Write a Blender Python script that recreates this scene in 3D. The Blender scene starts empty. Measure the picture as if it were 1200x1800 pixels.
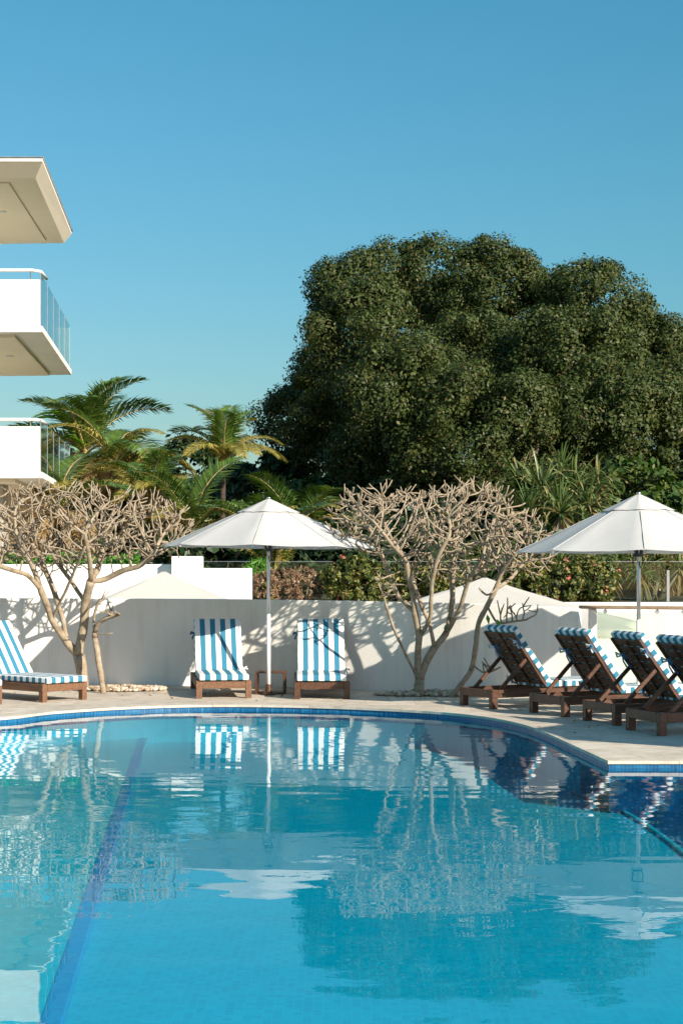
import bpy, bmesh, math, random
import numpy as np
from mathutils import Vector, Matrix, Euler
sc = bpy.context.scene
R = math.radians
# ------------------------------------------------------------------ camera, sky, sun, exposure
CAMH = 1.57                     # eye height over the pool deck (deck top is z = 0)
F = 2900.0                      # focal length in photograph pixels
cam_d = bpy.data.cameras.new('camera'); cam = bpy.data.objects.new('camera', cam_d)
sc.collection.objects.link(cam); sc.camera = cam
cam_d.sensor_fit = 'HORIZONTAL'; cam_d.sensor_width = 24.0; cam_d.lens = F / 1200 * 24
cam_d.shift_y = 110 / 1200; cam_d.clip_start = 0.1; cam_d.clip_end = 3000
cam.location = (0, 0, CAMH); cam.rotation_euler = (R(90), 0, 0)

SUN = Vector((0.92, -1.0, 0.64)).normalized()      # towards the sun
elev = math.asin(SUN.z); azim = math.atan2(SUN.x, SUN.y)
world = bpy.data.worlds.new('World'); sc.world = world; world.use_nodes = True
wn = world.node_tree; wn.nodes.clear()
sky = wn.nodes.new('ShaderNodeTexSky'); sky.sky_type = 'NISHITA'; sky.sun_disc = False
sky.sun_elevation = elev; sky.sun_rotation = azim
sky.air_density = 1.5; sky.dust_density = 0.8; sky.ozone_density = 4.0; sky.altitude = 0
EXPO = 0.90
# a film-like response for the sky's own colour: one gain and gamma per channel, the same in every direction
sep = wn.nodes.new('ShaderNodeSeparateColor'); com = wn.nodes.new('ShaderNodeCombineColor'); wn.links.new(sky.outputs[0], sep.inputs[0])
for i, (g_, k_) in enumerate(((1.50, 1.12), (0.93, 1.04), (1.0, 1.24))):
    a_ = wn.nodes.new('ShaderNodeMath'); a_.operation = 'MULTIPLY'; a_.inputs[1].default_value = .1
    p_ = wn.nodes.new('ShaderNodeMath'); p_.operation = 'POWER'; p_.inputs[1].default_value = g_
    m_ = wn.nodes.new('ShaderNodeMath'); m_.operation = 'MULTIPLY'; m_.inputs[1].default_value = k_ * 10
    wn.links.new(sep.outputs[i], a_.inputs[0]); wn.links.new(a_.outputs[0], p_.inputs[0]); wn.links.new(p_.outputs[0], m_.inputs[0]); wn.links.new(m_.outputs[0], com.inputs[i])
bg = wn.nodes.new('ShaderNodeBackground'); bg.inputs[1].default_value = .1 * 2 ** -EXPO
wo = wn.nodes.new('ShaderNodeOutputWorld')
wn.links.new(com.outputs[0], bg.inputs[0]); wn.links.new(bg.outputs[0], wo.inputs[0])
sl = bpy.data.lights.new('sun', 'SUN'); sl.energy = 4.4; sl.angle = R(0.5); sl.color = (1.0, 0.90, 0.76)
so = bpy.data.objects.new('sun', sl); sc.collection.objects.link(so)
so.rotation_euler = SUN.to_track_quat('Z', 'Y').to_euler(); so.location = (30, -30, 30)
sc.view_settings.view_transform = 'Standard'; sc.view_settings.look = 'None'
sc.view_settings.exposure = EXPO; sc.view_settings.gamma = 1.0
sc.view_settings.use_curve_mapping = False
sc.render.engine = 'CYCLES'
sc.cycles.max_bounces = 10; sc.cycles.transparent_max_bounces = 24
sc.cycles.glossy_bounces = 4; sc.cycles.diffuse_bounces = 4
sc.cycles.caustics_reflective = False; sc.cycles.caustics_refractive = False

rng = np.random.default_rng(7); random.seed(7)
COL = sc.collection
def gnd(x, y, z=0.0):
    """a photograph pixel of a point known to lie at height z -> its place in the world"""
    d = F * (CAMH - z) / (y - 1010.0)
    return Vector(((x - 600) * d / F, d, z))
def at(x, y, d):
    """a photograph pixel of a point known to be d metres away"""
    return Vector(((x - 600) * d / F, d, CAMH + (1010.0 - y) * d / F))

# ------------------------------------------------------------------ materials
def new_mat(name):
    m = bpy.data.materials.new(name); m.use_nodes = True; nt = m.node_tree; nt.nodes.clear()
    out = nt.nodes.new('ShaderNodeOutputMaterial'); return m, nt, out
def N(nt, t, **kw):
    n = nt.nodes.new(t)
    for k, v in kw.items(): setattr(n, k, v)
    return n
def ramp(nt, fac, stops):
    r = nt.nodes.new('ShaderNodeValToRGB'); nt.links.new(fac, r.inputs[0])
    el = r.color_ramp.elements
    el[0].position, el[0].color = stops[0][0], (*stops[0][1], 1)
    el[1].position, el[1].color = stops[-1][0], (*stops[-1][1], 1)
    for p, c in stops[1:-1]:
        e = el.new(p); e.color = (*c, 1)
    return r.outputs[0]
def noise(nt, scale, detail=5, rough=0.6, coord='Object', vscale=None, dist=0):
    tc = N(nt, 'ShaderNodeTexCoord'); n = N(nt, 'ShaderNodeTexNoise')
    n.inputs['Scale'].default_value = scale; n.inputs['Detail'].default_value = detail
    n.inputs['Roughness'].default_value = rough; n.inputs['Distortion'].default_value = dist
    if vscale:
        mp = N(nt, 'ShaderNodeMapping'); mp.inputs['Scale'].default_value = vscale
        nt.links.new(tc.outputs[coord], mp.inputs[0]); nt.links.new(mp.outputs[0], n.inputs[0])
    else: nt.links.new(tc.outputs[coord], n.inputs[0])
    return n.outputs[0]
def bump(nt, fac, strength, dist=0.01):
    b = N(nt, 'ShaderNodeBump'); b.inputs['Strength'].default_value = strength; b.inputs['Distance'].default_value = dist
    nt.links.new(fac, b.inputs['Height']); return b.outputs[0]
def simple(name, c1, c2, scale=8, rough=0.6, metal=0, bmp=0.2, bd=0.01, vscale=None, lo=0.35, hi=0.7, spec=0.5, translucent=0.0, bscale=None):
    m, nt, out = new_mat(name)
    p = N(nt, 'ShaderNodeBsdfPrincipled'); p.inputs['Roughness'].default_value = rough; p.inputs['Metallic'].default_value = metal
    p.inputs['Specular IOR Level'].default_value = spec
    f = noise(nt, scale, vscale=vscale)
    nt.links.new(ramp(nt, f, [(lo, c1), (hi, c2)]), p.inputs['Base Color'])
    if bmp:
        bf = noise(nt, bscale or scale * 4, vscale=vscale)
        nt.links.new(bump(nt, bf, bmp, bd), p.inputs['Normal'])
    if translucent:
        t = N(nt, 'ShaderNodeBsdfTranslucent'); t.inputs[0].default_value = (*c2, 1)
        mx = N(nt, 'ShaderNodeMixShader'); mx.inputs[0].default_value = translucent
        nt.links.new(p.outputs[0], mx.inputs[1]); nt.links.new(t.outputs[0], mx.inputs[2]); nt.links.new(mx.outputs[0], out.inputs[0])
    else: nt.links.new(p.outputs[0], out.inputs[0])
    return m
M = {}
def render_mat(name, c1, c2):
    m, nt, out = new_mat(name)
    p = N(nt, 'ShaderNodeBsdfPrincipled'); p.inputs['Roughness'].default_value = .88; p.inputs['Specular IOR Level'].default_value = .2
    base = ramp(nt, noise(nt, 1.3, 6, .65), [(.3, c1), (.7, c2)])
    st = noise(nt, 1.0, 6, .7, vscale=(5, 5, .45)); f = ramp(nt, st, [(.34, (.86, .85, .82)), (.52, (1, 1, 1))])
    mx = N(nt, 'ShaderNodeMixRGB', blend_type='MULTIPLY'); mx.inputs[0].default_value = .8; nt.links.new(base, mx.inputs[1]); nt.links.new(f, mx.inputs[2])
    nt.links.new(mx.outputs[0], p.inputs['Base Color'])
    nt.links.new(bump(nt, noise(nt, 26, 8, .7), .35, .006), p.inputs['Normal']); nt.links.new(p.outputs[0], out.inputs[0]); return m
M['wall'] = render_mat('white_render', (.80, .78, .72), (.88, .86, .81))
M['building'] = simple('building_render', (.74, .70, .63), (.82, .79, .72), scale=.8, rough=.8, bmp=.1, spec=.2)
M['soffit'] = simple('soffit_render', (.82, .73, .57), (.87, .78, .62), scale=.7, rough=.9, bmp=.1, spec=.2)
M['stone_block'] = simple('stone_block', (.30, .27, .22), (.45, .41, .34), scale=3, rough=.9, bmp=.3)
M['canopy'] = simple('umbrella_fabric', (.57, .56, .535), (.65, .64, .615), scale=1.5, rough=.9, bmp=.25, bd=.004, bscale=14, translucent=.16, spec=.1)
M['shade'] = simple('shade_canopy_fabric', (.60, .575, .52), (.66, .635, .58), scale=1.2, rough=.9, bmp=.1, translucent=.15, spec=.1)
M['wood'] = simple('stained_timber', (.050, .020, .010), (.125, .055, .027), scale=5, rough=.42, bmp=.35, bd=.003, vscale=(6, 1, 6), spec=.5)
M['wood_pale'] = simple('weathered_timber', (.12, .058, .030), (.22, .115, .062), scale=5, rough=.6, bmp=.35, bd=.003, vscale=(6, 1, 6), spec=.4)
M['alu'] = simple('aluminium', (.55, .56, .58), (.68, .69, .70), scale=6, rough=.32, metal=.9, bmp=0)
M['white_metal'] = simple('white_painted_metal', (.74, .73, .70), (.80, .79, .76), scale=4, rough=.4, bmp=0)
M['dark'] = simple('black_plastic', (.02, .02, .02), (.04, .04, .04), scale=8, rough=.45, bmp=0)
M['rail'] = simple('handrail_timber', (.30, .21, .14), (.42, .31, .21), scale=4, rough=.5, bmp=.1, vscale=(1, 8, 8))
M['soil'] = simple('garden_soil', (.035, .026, .016), (.09, .065, .04), scale=1.2, rough=1, bmp=.5, bd=.05)
M['ground'] = simple('ground', (.06, .07, .03), (.13, .12, .07), scale=.2, rough=1, bmp=.3, bd=.05)
M['terrace'] = simple('terrace_paving', (.42, .38, .31), (.52, .48, .40), scale=1.5, rough=.8, bmp=.2)
M['bounce_forecourt'] = simple('pale_paving', (.50, .46, .38), (.60, .55, .46), scale=1.5, rough=.8, bmp=.2)
M['grout'] = simple('grout', (.30, .27, .22), (.38, .34, .28), scale=10, rough=.95, bmp=.2)
M['pebble'] = None
def rand_island_mat(name, stops, rough=.5, translucent=.25, spec=.4, tcol=None, bmpscale=None):
    m, nt, out = new_mat(name)
    g = N(nt, 'ShaderNodeNewGeometry')
    p = N(nt, 'ShaderNodeBsdfPrincipled'); p.inputs['Roughness'].default_value = rough
    p.inputs['Specular IOR Level'].default_value = spec
    c = ramp(nt, g.outputs['Random Per Island'], stops)
    nt.links.new(c, p.inputs['Base Color'])
    if bmpscale: nt.links.new(bump(nt, noise(nt, bmpscale), .5, .01), p.inputs['Normal'])
    if translucent:
        t = N(nt, 'ShaderNodeBsdfTranslucent')
        hs = N(nt, 'ShaderNodeHueSaturation'); hs.inputs['Value'].default_value = 1.6; hs.inputs['Saturation'].default_value = 1.15
        nt.links.new(c, hs.inputs['Color']); nt.links.new(hs.outputs[0], t.inputs[0])
        mx = N(nt, 'ShaderNodeMixShader'); mx.inputs[0].default_value = translucent
        nt.links.new(p.outputs[0], mx.inputs[1]); nt.links.new(t.outputs[0], mx.inputs[2]); nt.links.new(mx.outputs[0], out.inputs[0])
    else: nt.links.new(p.outputs[0], out.inputs[0])
    return m
M['pebble'] = rand_island_mat('pebbles', [(0, (.22, .15, .09)), (.4, (.42, .32, .22)), (.8, (.55, .45, .34)), (1, (.62, .56, .47))], rough=.8, translucent=0)
M['fig'] = rand_island_mat('fig_leaves', [(0, (.028, .046, .012)), (.45, (.046, .070, .017)), (.75, (.066, .088, .022)), (.95, (.095, .100, .030)), (1, (.12, .085, .035))], rough=.5, spec=.22, translucent=.12)
M['green_dark'] = rand_island_mat('dark_green_leaves', [(0, (.012, .028, .010)), (.6, (.025, .055, .016)), (1, (.06, .09, .025))], translucent=.15)
M['green_mid'] = rand_island_mat('mid_green_leaves', [(0, (.03, .06, .012)), (.6, (.06, .115, .02)), (1, (.13, .16, .035))], translucent=.2)
M['green_bright'] = rand_island_mat('bright_green_leaves', [(0, (.05, .14, .015)), (.6, (.08, .24, .025)), (1, (.14, .30, .04))], translucent=.25)
M['hedge'] = rand_island_mat('hedge_leaves', [(0, (.025, .05, .012)), (.5, (.075, .11, .022)), (.8, (.20, .20, .045)), (1, (.30, .22, .08))], translucent=.2)
M['flower'] = rand_island_mat('red_flowers', [(0, (.42, .07, .05)), (.5, (.50, .15, .10)), (1, (.55, .30, .22))], translucent=.2)
M['pink_shrub'] = rand_island_mat('dry_pink_shrub', [(0, (.10, .085, .035)), (.5, (.30, .18, .11)), (1, (.44, .30, .20))], translucent=.15)
M['dry'] = rand_island_mat('dry_fronds', [(0, (.14, .085, .035)), (.5, (.30, .20, .085)), (1, (.42, .31, .16))], translucent=.25)
M['pandan'] = rand_island_mat('strap_leaves', [(0, (.05, .09, .025)), (.5, (.11, .165, .05)), (.8, (.22, .23, .08)), (1, (.36, .29, .14))], translucent=.15, rough=.4)
M['palm_green'] = rand_island_mat('palm_green', [(0, (.045, .095, .02)), (.6, (.095, .17, .03)), (1, (.20, .26, .05))], translucent=.2, rough=.35)
M['palm_lime'] = rand_island_mat('palm_lime', [(0, (.10, .26, .02)), (1, (.20, .38, .03))], translucent=.35, rough=.4)
M['palm_yellow'] = rand_island_mat('palm_yellow', [(0, (.10, .12, .02)), (.5, (.27, .23, .05)), (1, (.46, .37, .11))], translucent=.25, rough=.4)
M['rachis'] = simple('frond_stem', (.28, .22, .08), (.42, .30, .12), scale=5, rough=.5, bmp=0)
M['orange_stem'] = simple('orange_stem', (.50, .22, .05), (.60, .34, .10), scale=5, rough=.5, bmp=0)
M['palm_trunk'] = simple('palm_trunk', (.035, .025, .018), (.09, .065, .045), scale=3, rough=.9, bmp=.6, bd=.03, vscale=(1, 1, 8))
M['crownshaft'] = simple('crownshaft', (.42, .34, .10), (.52, .44, .16), scale=3, rough=.5, bmp=0)
M['trunk'] = simple('fig_bark', (.12, .095, .07), (.26, .21, .16), scale=2, rough=.9, bmp=.5, bd=.04)
def bark_mat():
    m, nt, out = new_mat('frangipani_bark')
    p = N(nt, 'ShaderNodeBsdfPrincipled'); p.inputs['Roughness'].default_value = .75; p.inputs['Specular IOR Level'].default_value = .25
    f = noise(nt, 9, 6, .7)
    c = ramp(nt, f, [(.30, (.13, .095, .06)), (.44, (.28, .215, .145)), (.60, (.36, .30, .215)), (.76, (.45, .40, .32))])
    nt.links.new(c, p.inputs['Base Color'])
    nt.links.new(bump(nt, noise(nt, 45), .7, .006), p.inputs['Normal']); nt.links.new(p.outputs[0], out.inputs[0]); return m
M['bark'] = bark_mat()
def schlick(nt, f0, normal=None):
    # reflectance that is the same from both sides of a sheet
    lw = N(nt, 'ShaderNodeLayerWeight'); lw.inputs['Blend'].default_value = .5
    if normal is not None: nt.links.new(normal, lw.inputs['Normal'])
    p = N(nt, 'ShaderNodeMath', operation='POWER'); p.inputs[1].default_value = 5; nt.links.new(lw.outputs['Facing'], p.inputs[0])
    q = N(nt, 'ShaderNodeMath', operation='MULTIPLY_ADD'); q.inputs[1].default_value = 1 - f0; q.inputs[2].default_value = f0; nt.links.new(p.outputs[0], q.inputs[0])
    return q.outputs[0]
def glass_mat(name, tintc, refl_boost=1.0):
    m, nt, out = new_mat(name)
    t = N(nt, 'ShaderNodeBsdfTransparent'); t.inputs[0].default_value = (*tintc, 1)
    g = N(nt, 'ShaderNodeBsdfGlossy'); g.inputs['Roughness'].default_value = 0.01
    mx = N(nt, 'ShaderNodeMixShader'); nt.links.new(schlick(nt, .05), mx.inputs[0])
    nt.links.new(t.outputs[0], mx.inputs[1]); nt.links.new(g.outputs[0], mx.inputs[2]); nt.links.new(mx.outputs[0], out.inputs[0])
    return m
M['glass'] = glass_mat('balustrade_glass', (.85, .92, .86))
M['glass_teal'] = glass_mat('balcony_glass', (.84, .95, .96))
M['frosted'] = simple('frosted_glass', (.60, .70, .68), (.66, .76, .74), scale=3, rough=.3, bmp=0, translucent=.4)
def paver_mat():
    m, nt, out = new_mat('travertine_paving')
    oi = N(nt, 'ShaderNodeObjectInfo')
    p = N(nt, 'ShaderNodeBsdfPrincipled'); p.inputs['Roughness'].default_value = .62; p.inputs['Specular IOR Level'].default_value = .35
    tc = N(nt, 'ShaderNodeTexCoord'); mp = N(nt, 'ShaderNodeVectorMath', operation='ADD')
    sc3 = N(nt, 'ShaderNodeVectorMath', operation='SCALE'); sc3.inputs[3].default_value = 40
    nt.links.new(oi.outputs['Random'], sc3.inputs[0]); nt.links.new(tc.outputs['Object'], mp.inputs[0]); nt.links.new(sc3.outputs[0], mp.inputs[1])
    n = N(nt, 'ShaderNodeTexNoise'); n.inputs['Scale'].default_value = 5; n.inputs['Detail'].default_value = 8; n.inputs['Roughness'].default_value = .7
    nt.links.new(mp.outputs[0], n.inputs[0])
    c = ramp(nt, n.outputs[0], [(.32, (.46, .39, .30)), (.5, (.60, .52, .42)), (.68, (.70, .62, .52))])
    hs = N(nt, 'ShaderNodeHueSaturation'); mr = N(nt, 'ShaderNodeMapRange'); mr.inputs[3].default_value = .88; mr.inputs[4].default_value = 1.08
    nt.links.new(oi.outputs['Random'], mr.inputs[0]); nt.links.new(mr.outputs[0], hs.inputs['Value']); nt.links.new(c, hs.inputs['Color'])
    nt.links.new(hs.outputs[0], p.inputs['Base Color'])
    nt.links.new(bump(nt, n.outputs[0], .3, .004), p.inputs['Normal']); nt.links.new(p.outputs[0], out.inputs[0]); return m
M['paver'] = paver_mat()
def mosaic(name, ca, cb, size=.045, grout=(.10, .25, .32), gw=.10):
    m, nt, out = new_mat(name)
    p = N(nt, 'ShaderNodeBsdfPrincipled'); p.inputs['Roughness'].default_value = .35
    tc = N(nt, 'ShaderNodeTexCoord'); mp = N(nt, 'ShaderNodeVectorMath', operation='SCALE'); mp.inputs[3].default_value = 1 / size
    nt.links.new(tc.outputs['Object'], mp.inputs[0])
    fl = N(nt, 'ShaderNodeVectorMath', operation='FLOOR'); nt.links.new(mp.outputs[0], fl.inputs[0])
    wn_ = N(nt, 'ShaderNodeTexWhiteNoise'); nt.links.new(fl.outputs[0], wn_.inputs[0])
    c = ramp(nt, wn_.outputs[0], [(0, ca), (1, cb)])
    fr = N(nt, 'ShaderNodeVectorMath', operation='FRACTION'); nt.links.new(mp.outputs[0], fr.inputs[0])
    sp = N(nt, 'ShaderNodeSeparateXYZ'); nt.links.new(fr.outputs[0], sp.inputs[0])
    g1 = N(nt, 'ShaderNodeMath', operation='LESS_THAN'); g1.inputs[1].default_value = gw; nt.links.new(sp.outputs[0], g1.inputs[0])
    g2 = N(nt, 'ShaderNodeMath', operation='LESS_THAN'); g2.inputs[1].default_value = gw; nt.links.new(sp.outputs[1], g2.inputs[0])
    mxm = N(nt, 'ShaderNodeMath', operation='MAXIMUM'); nt.links.new(g1.outputs[0], mxm.inputs[0]); nt.links.new(g2.outputs[0], mxm.inputs[1])
    mc = N(nt, 'ShaderNodeMixRGB'); nt.links.new(mxm.outputs[0], mc.inputs[0]); nt.links.new(c, mc.inputs[1]); mc.inputs[2].default_value = (*grout, 1)
    big = noise(nt, .9, 4, .6)
    mr = N(nt, 'ShaderNodeMapRange'); mr.inputs[3].default_value = .86; mr.inputs[4].default_value = 1.14; nt.links.new(big, mr.inputs[0])
    hs = N(nt, 'ShaderNodeHueSaturation'); nt.links.new(mr.outputs[0], hs.inputs['Value']); nt.links.new(mc.outputs[0], hs.inputs['Color'])
    nt.links.new(hs.outputs[0], p.inputs['Base Color']); nt.links.new(p.outputs[0], out.inputs[0]); return m
M['floor_tile'] = mosaic('pool_floor_mosaic', (.004, .37, .49), (.010, .45, .57), size=.045, grout=(.02, .47, .58))
M['ledge_tile'] = mosaic('pool_ledge_mosaic', (.03, .46, .54), (.06, .58, .66), grout=(.08, .5, .56))
M['navy_tile'] = mosaic('navy_mosaic', (.004, .045, .13), (.008, .075, .20), grout=(.01, .07, .14))
M['line_tile'] = mosaic('line_mosaic', (.004, .22, .48), (.01, .30, .58), size=.05, grout=(.02, .26, .5))
M['band_tile'] = mosaic('waterline_mosaic', (.005, .07, .18), (.012, .15, .31), size=.03, grout=(.06, .2, .34))
def water_mat():
    m, nt, out = new_mat('pool_water')
    t = N(nt, 'ShaderNodeBsdfTransparent'); t.inputs[0].default_value = (.12, .89, .96, 1)
    g = N(nt, 'ShaderNodeBsdfGlossy'); g.inputs['Roughness'].default_value = 0.0
    n1 = noise(nt, .9, 2, .5, vscale=(.8, 1.0, 1)); n2 = noise(nt, 4.2, 3, .55, vscale=(.8, 1.0, 1), dist=.6); n3 = noise(nt, 1.7, 1, .5, vscale=(.5, 1.6, 1))
    patch = noise(nt, .35, 2, .5)
    pr = N(nt, 'ShaderNodeMapRange'); pr.inputs[1].default_value = .40; pr.inputs[2].default_value = .62; pr.inputs[3].default_value = .12; pr.inputs[4].default_value = 1.0
    nt.links.new(patch, pr.inputs[0])
    a = N(nt, 'ShaderNodeMath', operation='MULTIPLY'); a.inputs[1].default_value = .11; nt.links.new(n2, a.inputs[0])
    a2 = N(nt, 'ShaderNodeMath', operation='MULTIPLY'); nt.links.new(a.outputs[0], a2.inputs[0]); nt.links.new(pr.outputs[0], a2.inputs[1])
    b_ = N(nt, 'ShaderNodeMath', operation='MULTIPLY_ADD'); b_.inputs[1].default_value = .22; nt.links.new(n3, b_.inputs[0]); nt.links.new(a2.outputs[0], b_.inputs[2])
    s = N(nt, 'ShaderNodeMath', operation='MULTIPLY_ADD'); s.inputs[1].default_value = .42; nt.links.new(n1, s.inputs[0]); nt.links.new(b_.outputs[0], s.inputs[2])
    nb = bump(nt, s.outputs[0], 1.0, .012)
    nt.links.new(nb, g.inputs['Normal'])
    mx = N(nt, 'ShaderNodeMixShader'); nt.links.new(schlick(nt, .02, nb), mx.inputs[0])
    nt.links.new(t.outputs[0], mx.inputs[1]); nt.links.new(g.outputs[0], mx.inputs[2]); nt.links.new(mx.outputs[0], out.inputs[0])
    return m
M['water'] = water_mat()
def stripe_mat():
    m, nt, out = new_mat('striped_canvas')
    p = N(nt, 'ShaderNodeBsdfPrincipled'); p.inputs['Roughness'].default_value = .9; p.inputs['Specular IOR Level'].default_value = .15
    tc = N(nt, 'ShaderNodeTexCoord'); sp = N(nt, 'ShaderNodeSeparateXYZ'); nt.links.new(tc.outputs['Object'], sp.inputs[0])
    sn = N(nt, 'ShaderNodeSeparateXYZ'); nt.links.new(tc.outputs['Normal'], sn.inputs[0])
    ab = N(nt, 'ShaderNodeMath', operation='ABSOLUTE'); nt.links.new(sn.outputs[0], ab.inputs[0])
    side = N(nt, 'ShaderNodeMath', operation='GREATER_THAN'); side.inputs[1].default_value = .7; nt.links.new(ab.outputs[0], side.inputs[0])
    wob = noise(nt, 6, 2, .5)
    def band(sock, off, w):
        a = N(nt, 'ShaderNodeMath', operation='ADD'); a.inputs[1].default_value = off; nt.links.new(sock, a.inputs[0])
        wv = N(nt, 'ShaderNodeMath', operation='MULTIPLY_ADD'); wv.inputs[1].default_value = .006; nt.links.new(wob, wv.inputs[0]); nt.links.new(a.outputs[0], wv.inputs[2])
        d = N(nt, 'ShaderNodeMath', operation='DIVIDE'); d.inputs[1].default_value = 2 * w; nt.links.new(wv.outputs[0], d.inputs[0])
        f = N(nt, 'ShaderNodeMath', operation='FRACT'); nt.links.new(d.outputs[0], f.inputs[0])
        g = N(nt, 'ShaderNodeMath', operation='GREATER_THAN'); g.inputs[1].default_value = .5; nt.links.new(f.outputs[0], g.inputs[0]); return g.outputs[0]
    bx_ = band(sp.outputs[0], .307 + .62 * 2, .0689); by_ = band(sp.outputs[1], 5.0, .062)
    mx = N(nt, 'ShaderNodeMixRGB'); nt.links.new(side.outputs[0], mx.inputs[0]); nt.links.new(bx_, mx.inputs[1]); nt.links.new(by_, mx.inputs[2])
    c = N(nt, 'ShaderNodeMixRGB'); nt.links.new(mx.outputs[0], c.inputs[0]); c.inputs[1].default_value = (.76, .75, .72, 1); c.inputs[2].default_value = (.040, .19, .29, 1)
    nt.links.new(c.outputs[0], p.inputs['Base Color'])
    nt.links.new(bump(nt, noise(nt, 12), .35, .012), p.inputs['Normal']); nt.links.new(p.outputs[0], out.inputs[0]); return m
M['stripe'] = stripe_mat()
M['tie_white'] = simple('white_canvas_tie', (.6, .6, .6), (.7, .7, .7), scale=8, rough=.9, bmp=0)
M['tie_blue'] = simple('blue_canvas_tie', (.04, .12, .22), (.05, .16, .3), scale=8, rough=.9, bmp=0)
def flat_tile_dark(): pass

# ------------------------------------------------------------------ mesh helpers
class MB:
    def __init__(s): s.v = []; s.f = []; s.n = 0
    def add(s, vs, fs):
        s.v.extend([tuple(v) for v in vs]); s.f.extend([tuple(i + s.n for i in f) for f in fs]); s.n += len(vs)
    def box(s, c, size, rot=None, ch=0.0):
        bm = bmesh.new(); bmesh.ops.create_cube(bm, size=1)
        bmesh.ops.scale(bm, vec=size, verts=bm.verts)
        if ch: bmesh.ops.bevel(bm, geom=bm.edges[:], offset=ch, segments=1, affect='EDGES')
        if rot is not None: bmesh.ops.rotate(bm, cent=(0, 0, 0), matrix=rot, verts=bm.verts)
        bmesh.ops.translate(bm, vec=c, verts=bm.verts)
        bm.verts.index_update(); s.add([v.co[:] for v in bm.verts], [[v.index for v in f.verts] for f in bm.faces]); bm.free()
    def bar(s, a, b, w, h, ch=0.0, up=Vector((0, 0, 1))):
        a = Vector(a); b = Vector(b); y = (b - a).normalized(); x = y.cross(up)
        if x.length < 1e-4: x = Vector((1, 0, 0))
        x.normalize(); z = x.cross(y); m = Matrix((x, y, z)).transposed()
        s.box((a + b) / 2, (w, (b - a).length, h), m, ch)
    def tube(s, pts, rad, n=8, cap=True):
        pts = [Vector(p) for p in pts]; k = len(pts)
        if not hasattr(rad, '__len__'): rad = [rad] * k
        t = (pts[1] - pts[0]).normalized(); u = t.orthogonal().normalized(); vs = []
        for i in range(k):
            t2 = ((pts[min(i + 1, k - 1)] - pts[max(i - 1, 0)])).normalized()
            if t2.length < .5: t2 = t
            u = (u - t2 * u.dot(t2)); u = u.normalized() if u.length > 1e-5 else t2.orthogonal().normalized()
            w = t2.cross(u); t = t2
            for j in range(n):
                a = 2 * math.pi * j / n; vs.append(pts[i] + (u * math.cos(a) + w * math.sin(a)) * rad[i])
        fs = []
        for i in range(k - 1):
            for j in range(n):
                j2 = (j + 1) % n; fs.append((i * n + j, i * n + j2, (i + 1) * n + j2, (i + 1) * n + j))
        if cap: fs.append(tuple(range(n - 1, -1, -1))); fs.append(tuple((k - 1) * n + j for j in range(n)))
        s.add(vs, fs)
    def prism(s, poly, z0, z1):
        n = len(poly); vs = [(p[0], p[1], z0) for p in poly] + [(p[0], p[1], z1) for p in poly]
        fs = [tuple(range(n - 1, -1, -1)), tuple(range(n, 2 * n))] + [(i, (i + 1) % n, n + (i + 1) % n, n + i) for i in range(n)]
        s.add(vs, fs)
    def lathe(s, prof, n=12, c=(0, 0)):
        vs = []; 
        for r, z in prof:
            for j in range(n):
                a = 2 * math.pi * j / n; vs.append((c[0] + r * math.cos(a), c[1] + r * math.sin(a), z))
        k = len(prof); fs = [(i * n + j, i * n + (j + 1) % n, (i + 1) * n + (j + 1) % n, (i + 1) * n + j) for i in range(k - 1) for j in range(n)]
        fs += [tuple(range(n - 1, -1, -1)), tuple((k - 1) * n + j for j in range(n))]; s.add(vs, fs)
    def mesh(s, name, mat, smooth=False):
        me = bpy.data.meshes.new(name); me.from_pydata(s.v, [], s.f); me.materials.append(mat)
        if smooth: me.polygons.foreach_set('use_smooth', [True] * len(me.polygons))
        me.update(); return me
    def build(s, name, mat, parent=None, smooth=False, **kw):
        return link(name, s.mesh(name, mat, smooth), parent, **kw)
def link(name, me, parent=None, loc=None, rot=None, **props):
    o = bpy.data.objects.new(name, me); COL.objects.link(o)
    if parent is not None: o.parent = parent
    if loc is not None: o.location = loc
    if rot is not None: o.rotation_euler = rot
    for k, v in props.items():
        if v is not None: o[k] = v
    return o
def quad_mesh(name, V, mat, k=4):
    """V: (n, k, 3) array of separate k-gons"""
    n = V.shape[0]; me = bpy.data.meshes.new(name)
    me.vertices.add(n * k); me.vertices.foreach_set('co', V.reshape(-1).astype(np.float32))
    me.loops.add(n * k); me.loops.foreach_set('vertex_index', np.arange(n * k, dtype=np.int32))
    me.polygons.add(n); me.polygons.foreach_set('loop_start', np.arange(0, n * k, k, dtype=np.int32))
    me.materials.append(mat); me.update(calc_edges=True); me.validate(); return me
def thing(name, label, cat, loc=(0, 0, 0), rz=0, group=None):
    o = bpy.data.objects.new(name, None); COL.objects.link(o); o.empty_display_size = .2
    o.location = loc; o.rotation_euler = (0, 0, rz); o['label'] = label; o['category'] = cat
    if group: o['group'] = group
    return o
def tag(o, label, cat, group=None):
    o['label'] = label; o['category'] = cat
    if group: o['group'] = group
    return o
def copy_tree(o, parent=None, loc=None, rz=None, label=None):
    c = o.copy(); COL.objects.link(c); c.parent = parent
    if parent is None:
        if loc is not None: c.location = loc
        if rz is not None: c.rotation_euler = (0, 0, rz)
        if label: c['label'] = label
    for ch in list(KIDS.get(o, [])) or [x for x in o.children]:
        copy_tree(ch, c)
    return c
KIDS = {}

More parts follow.
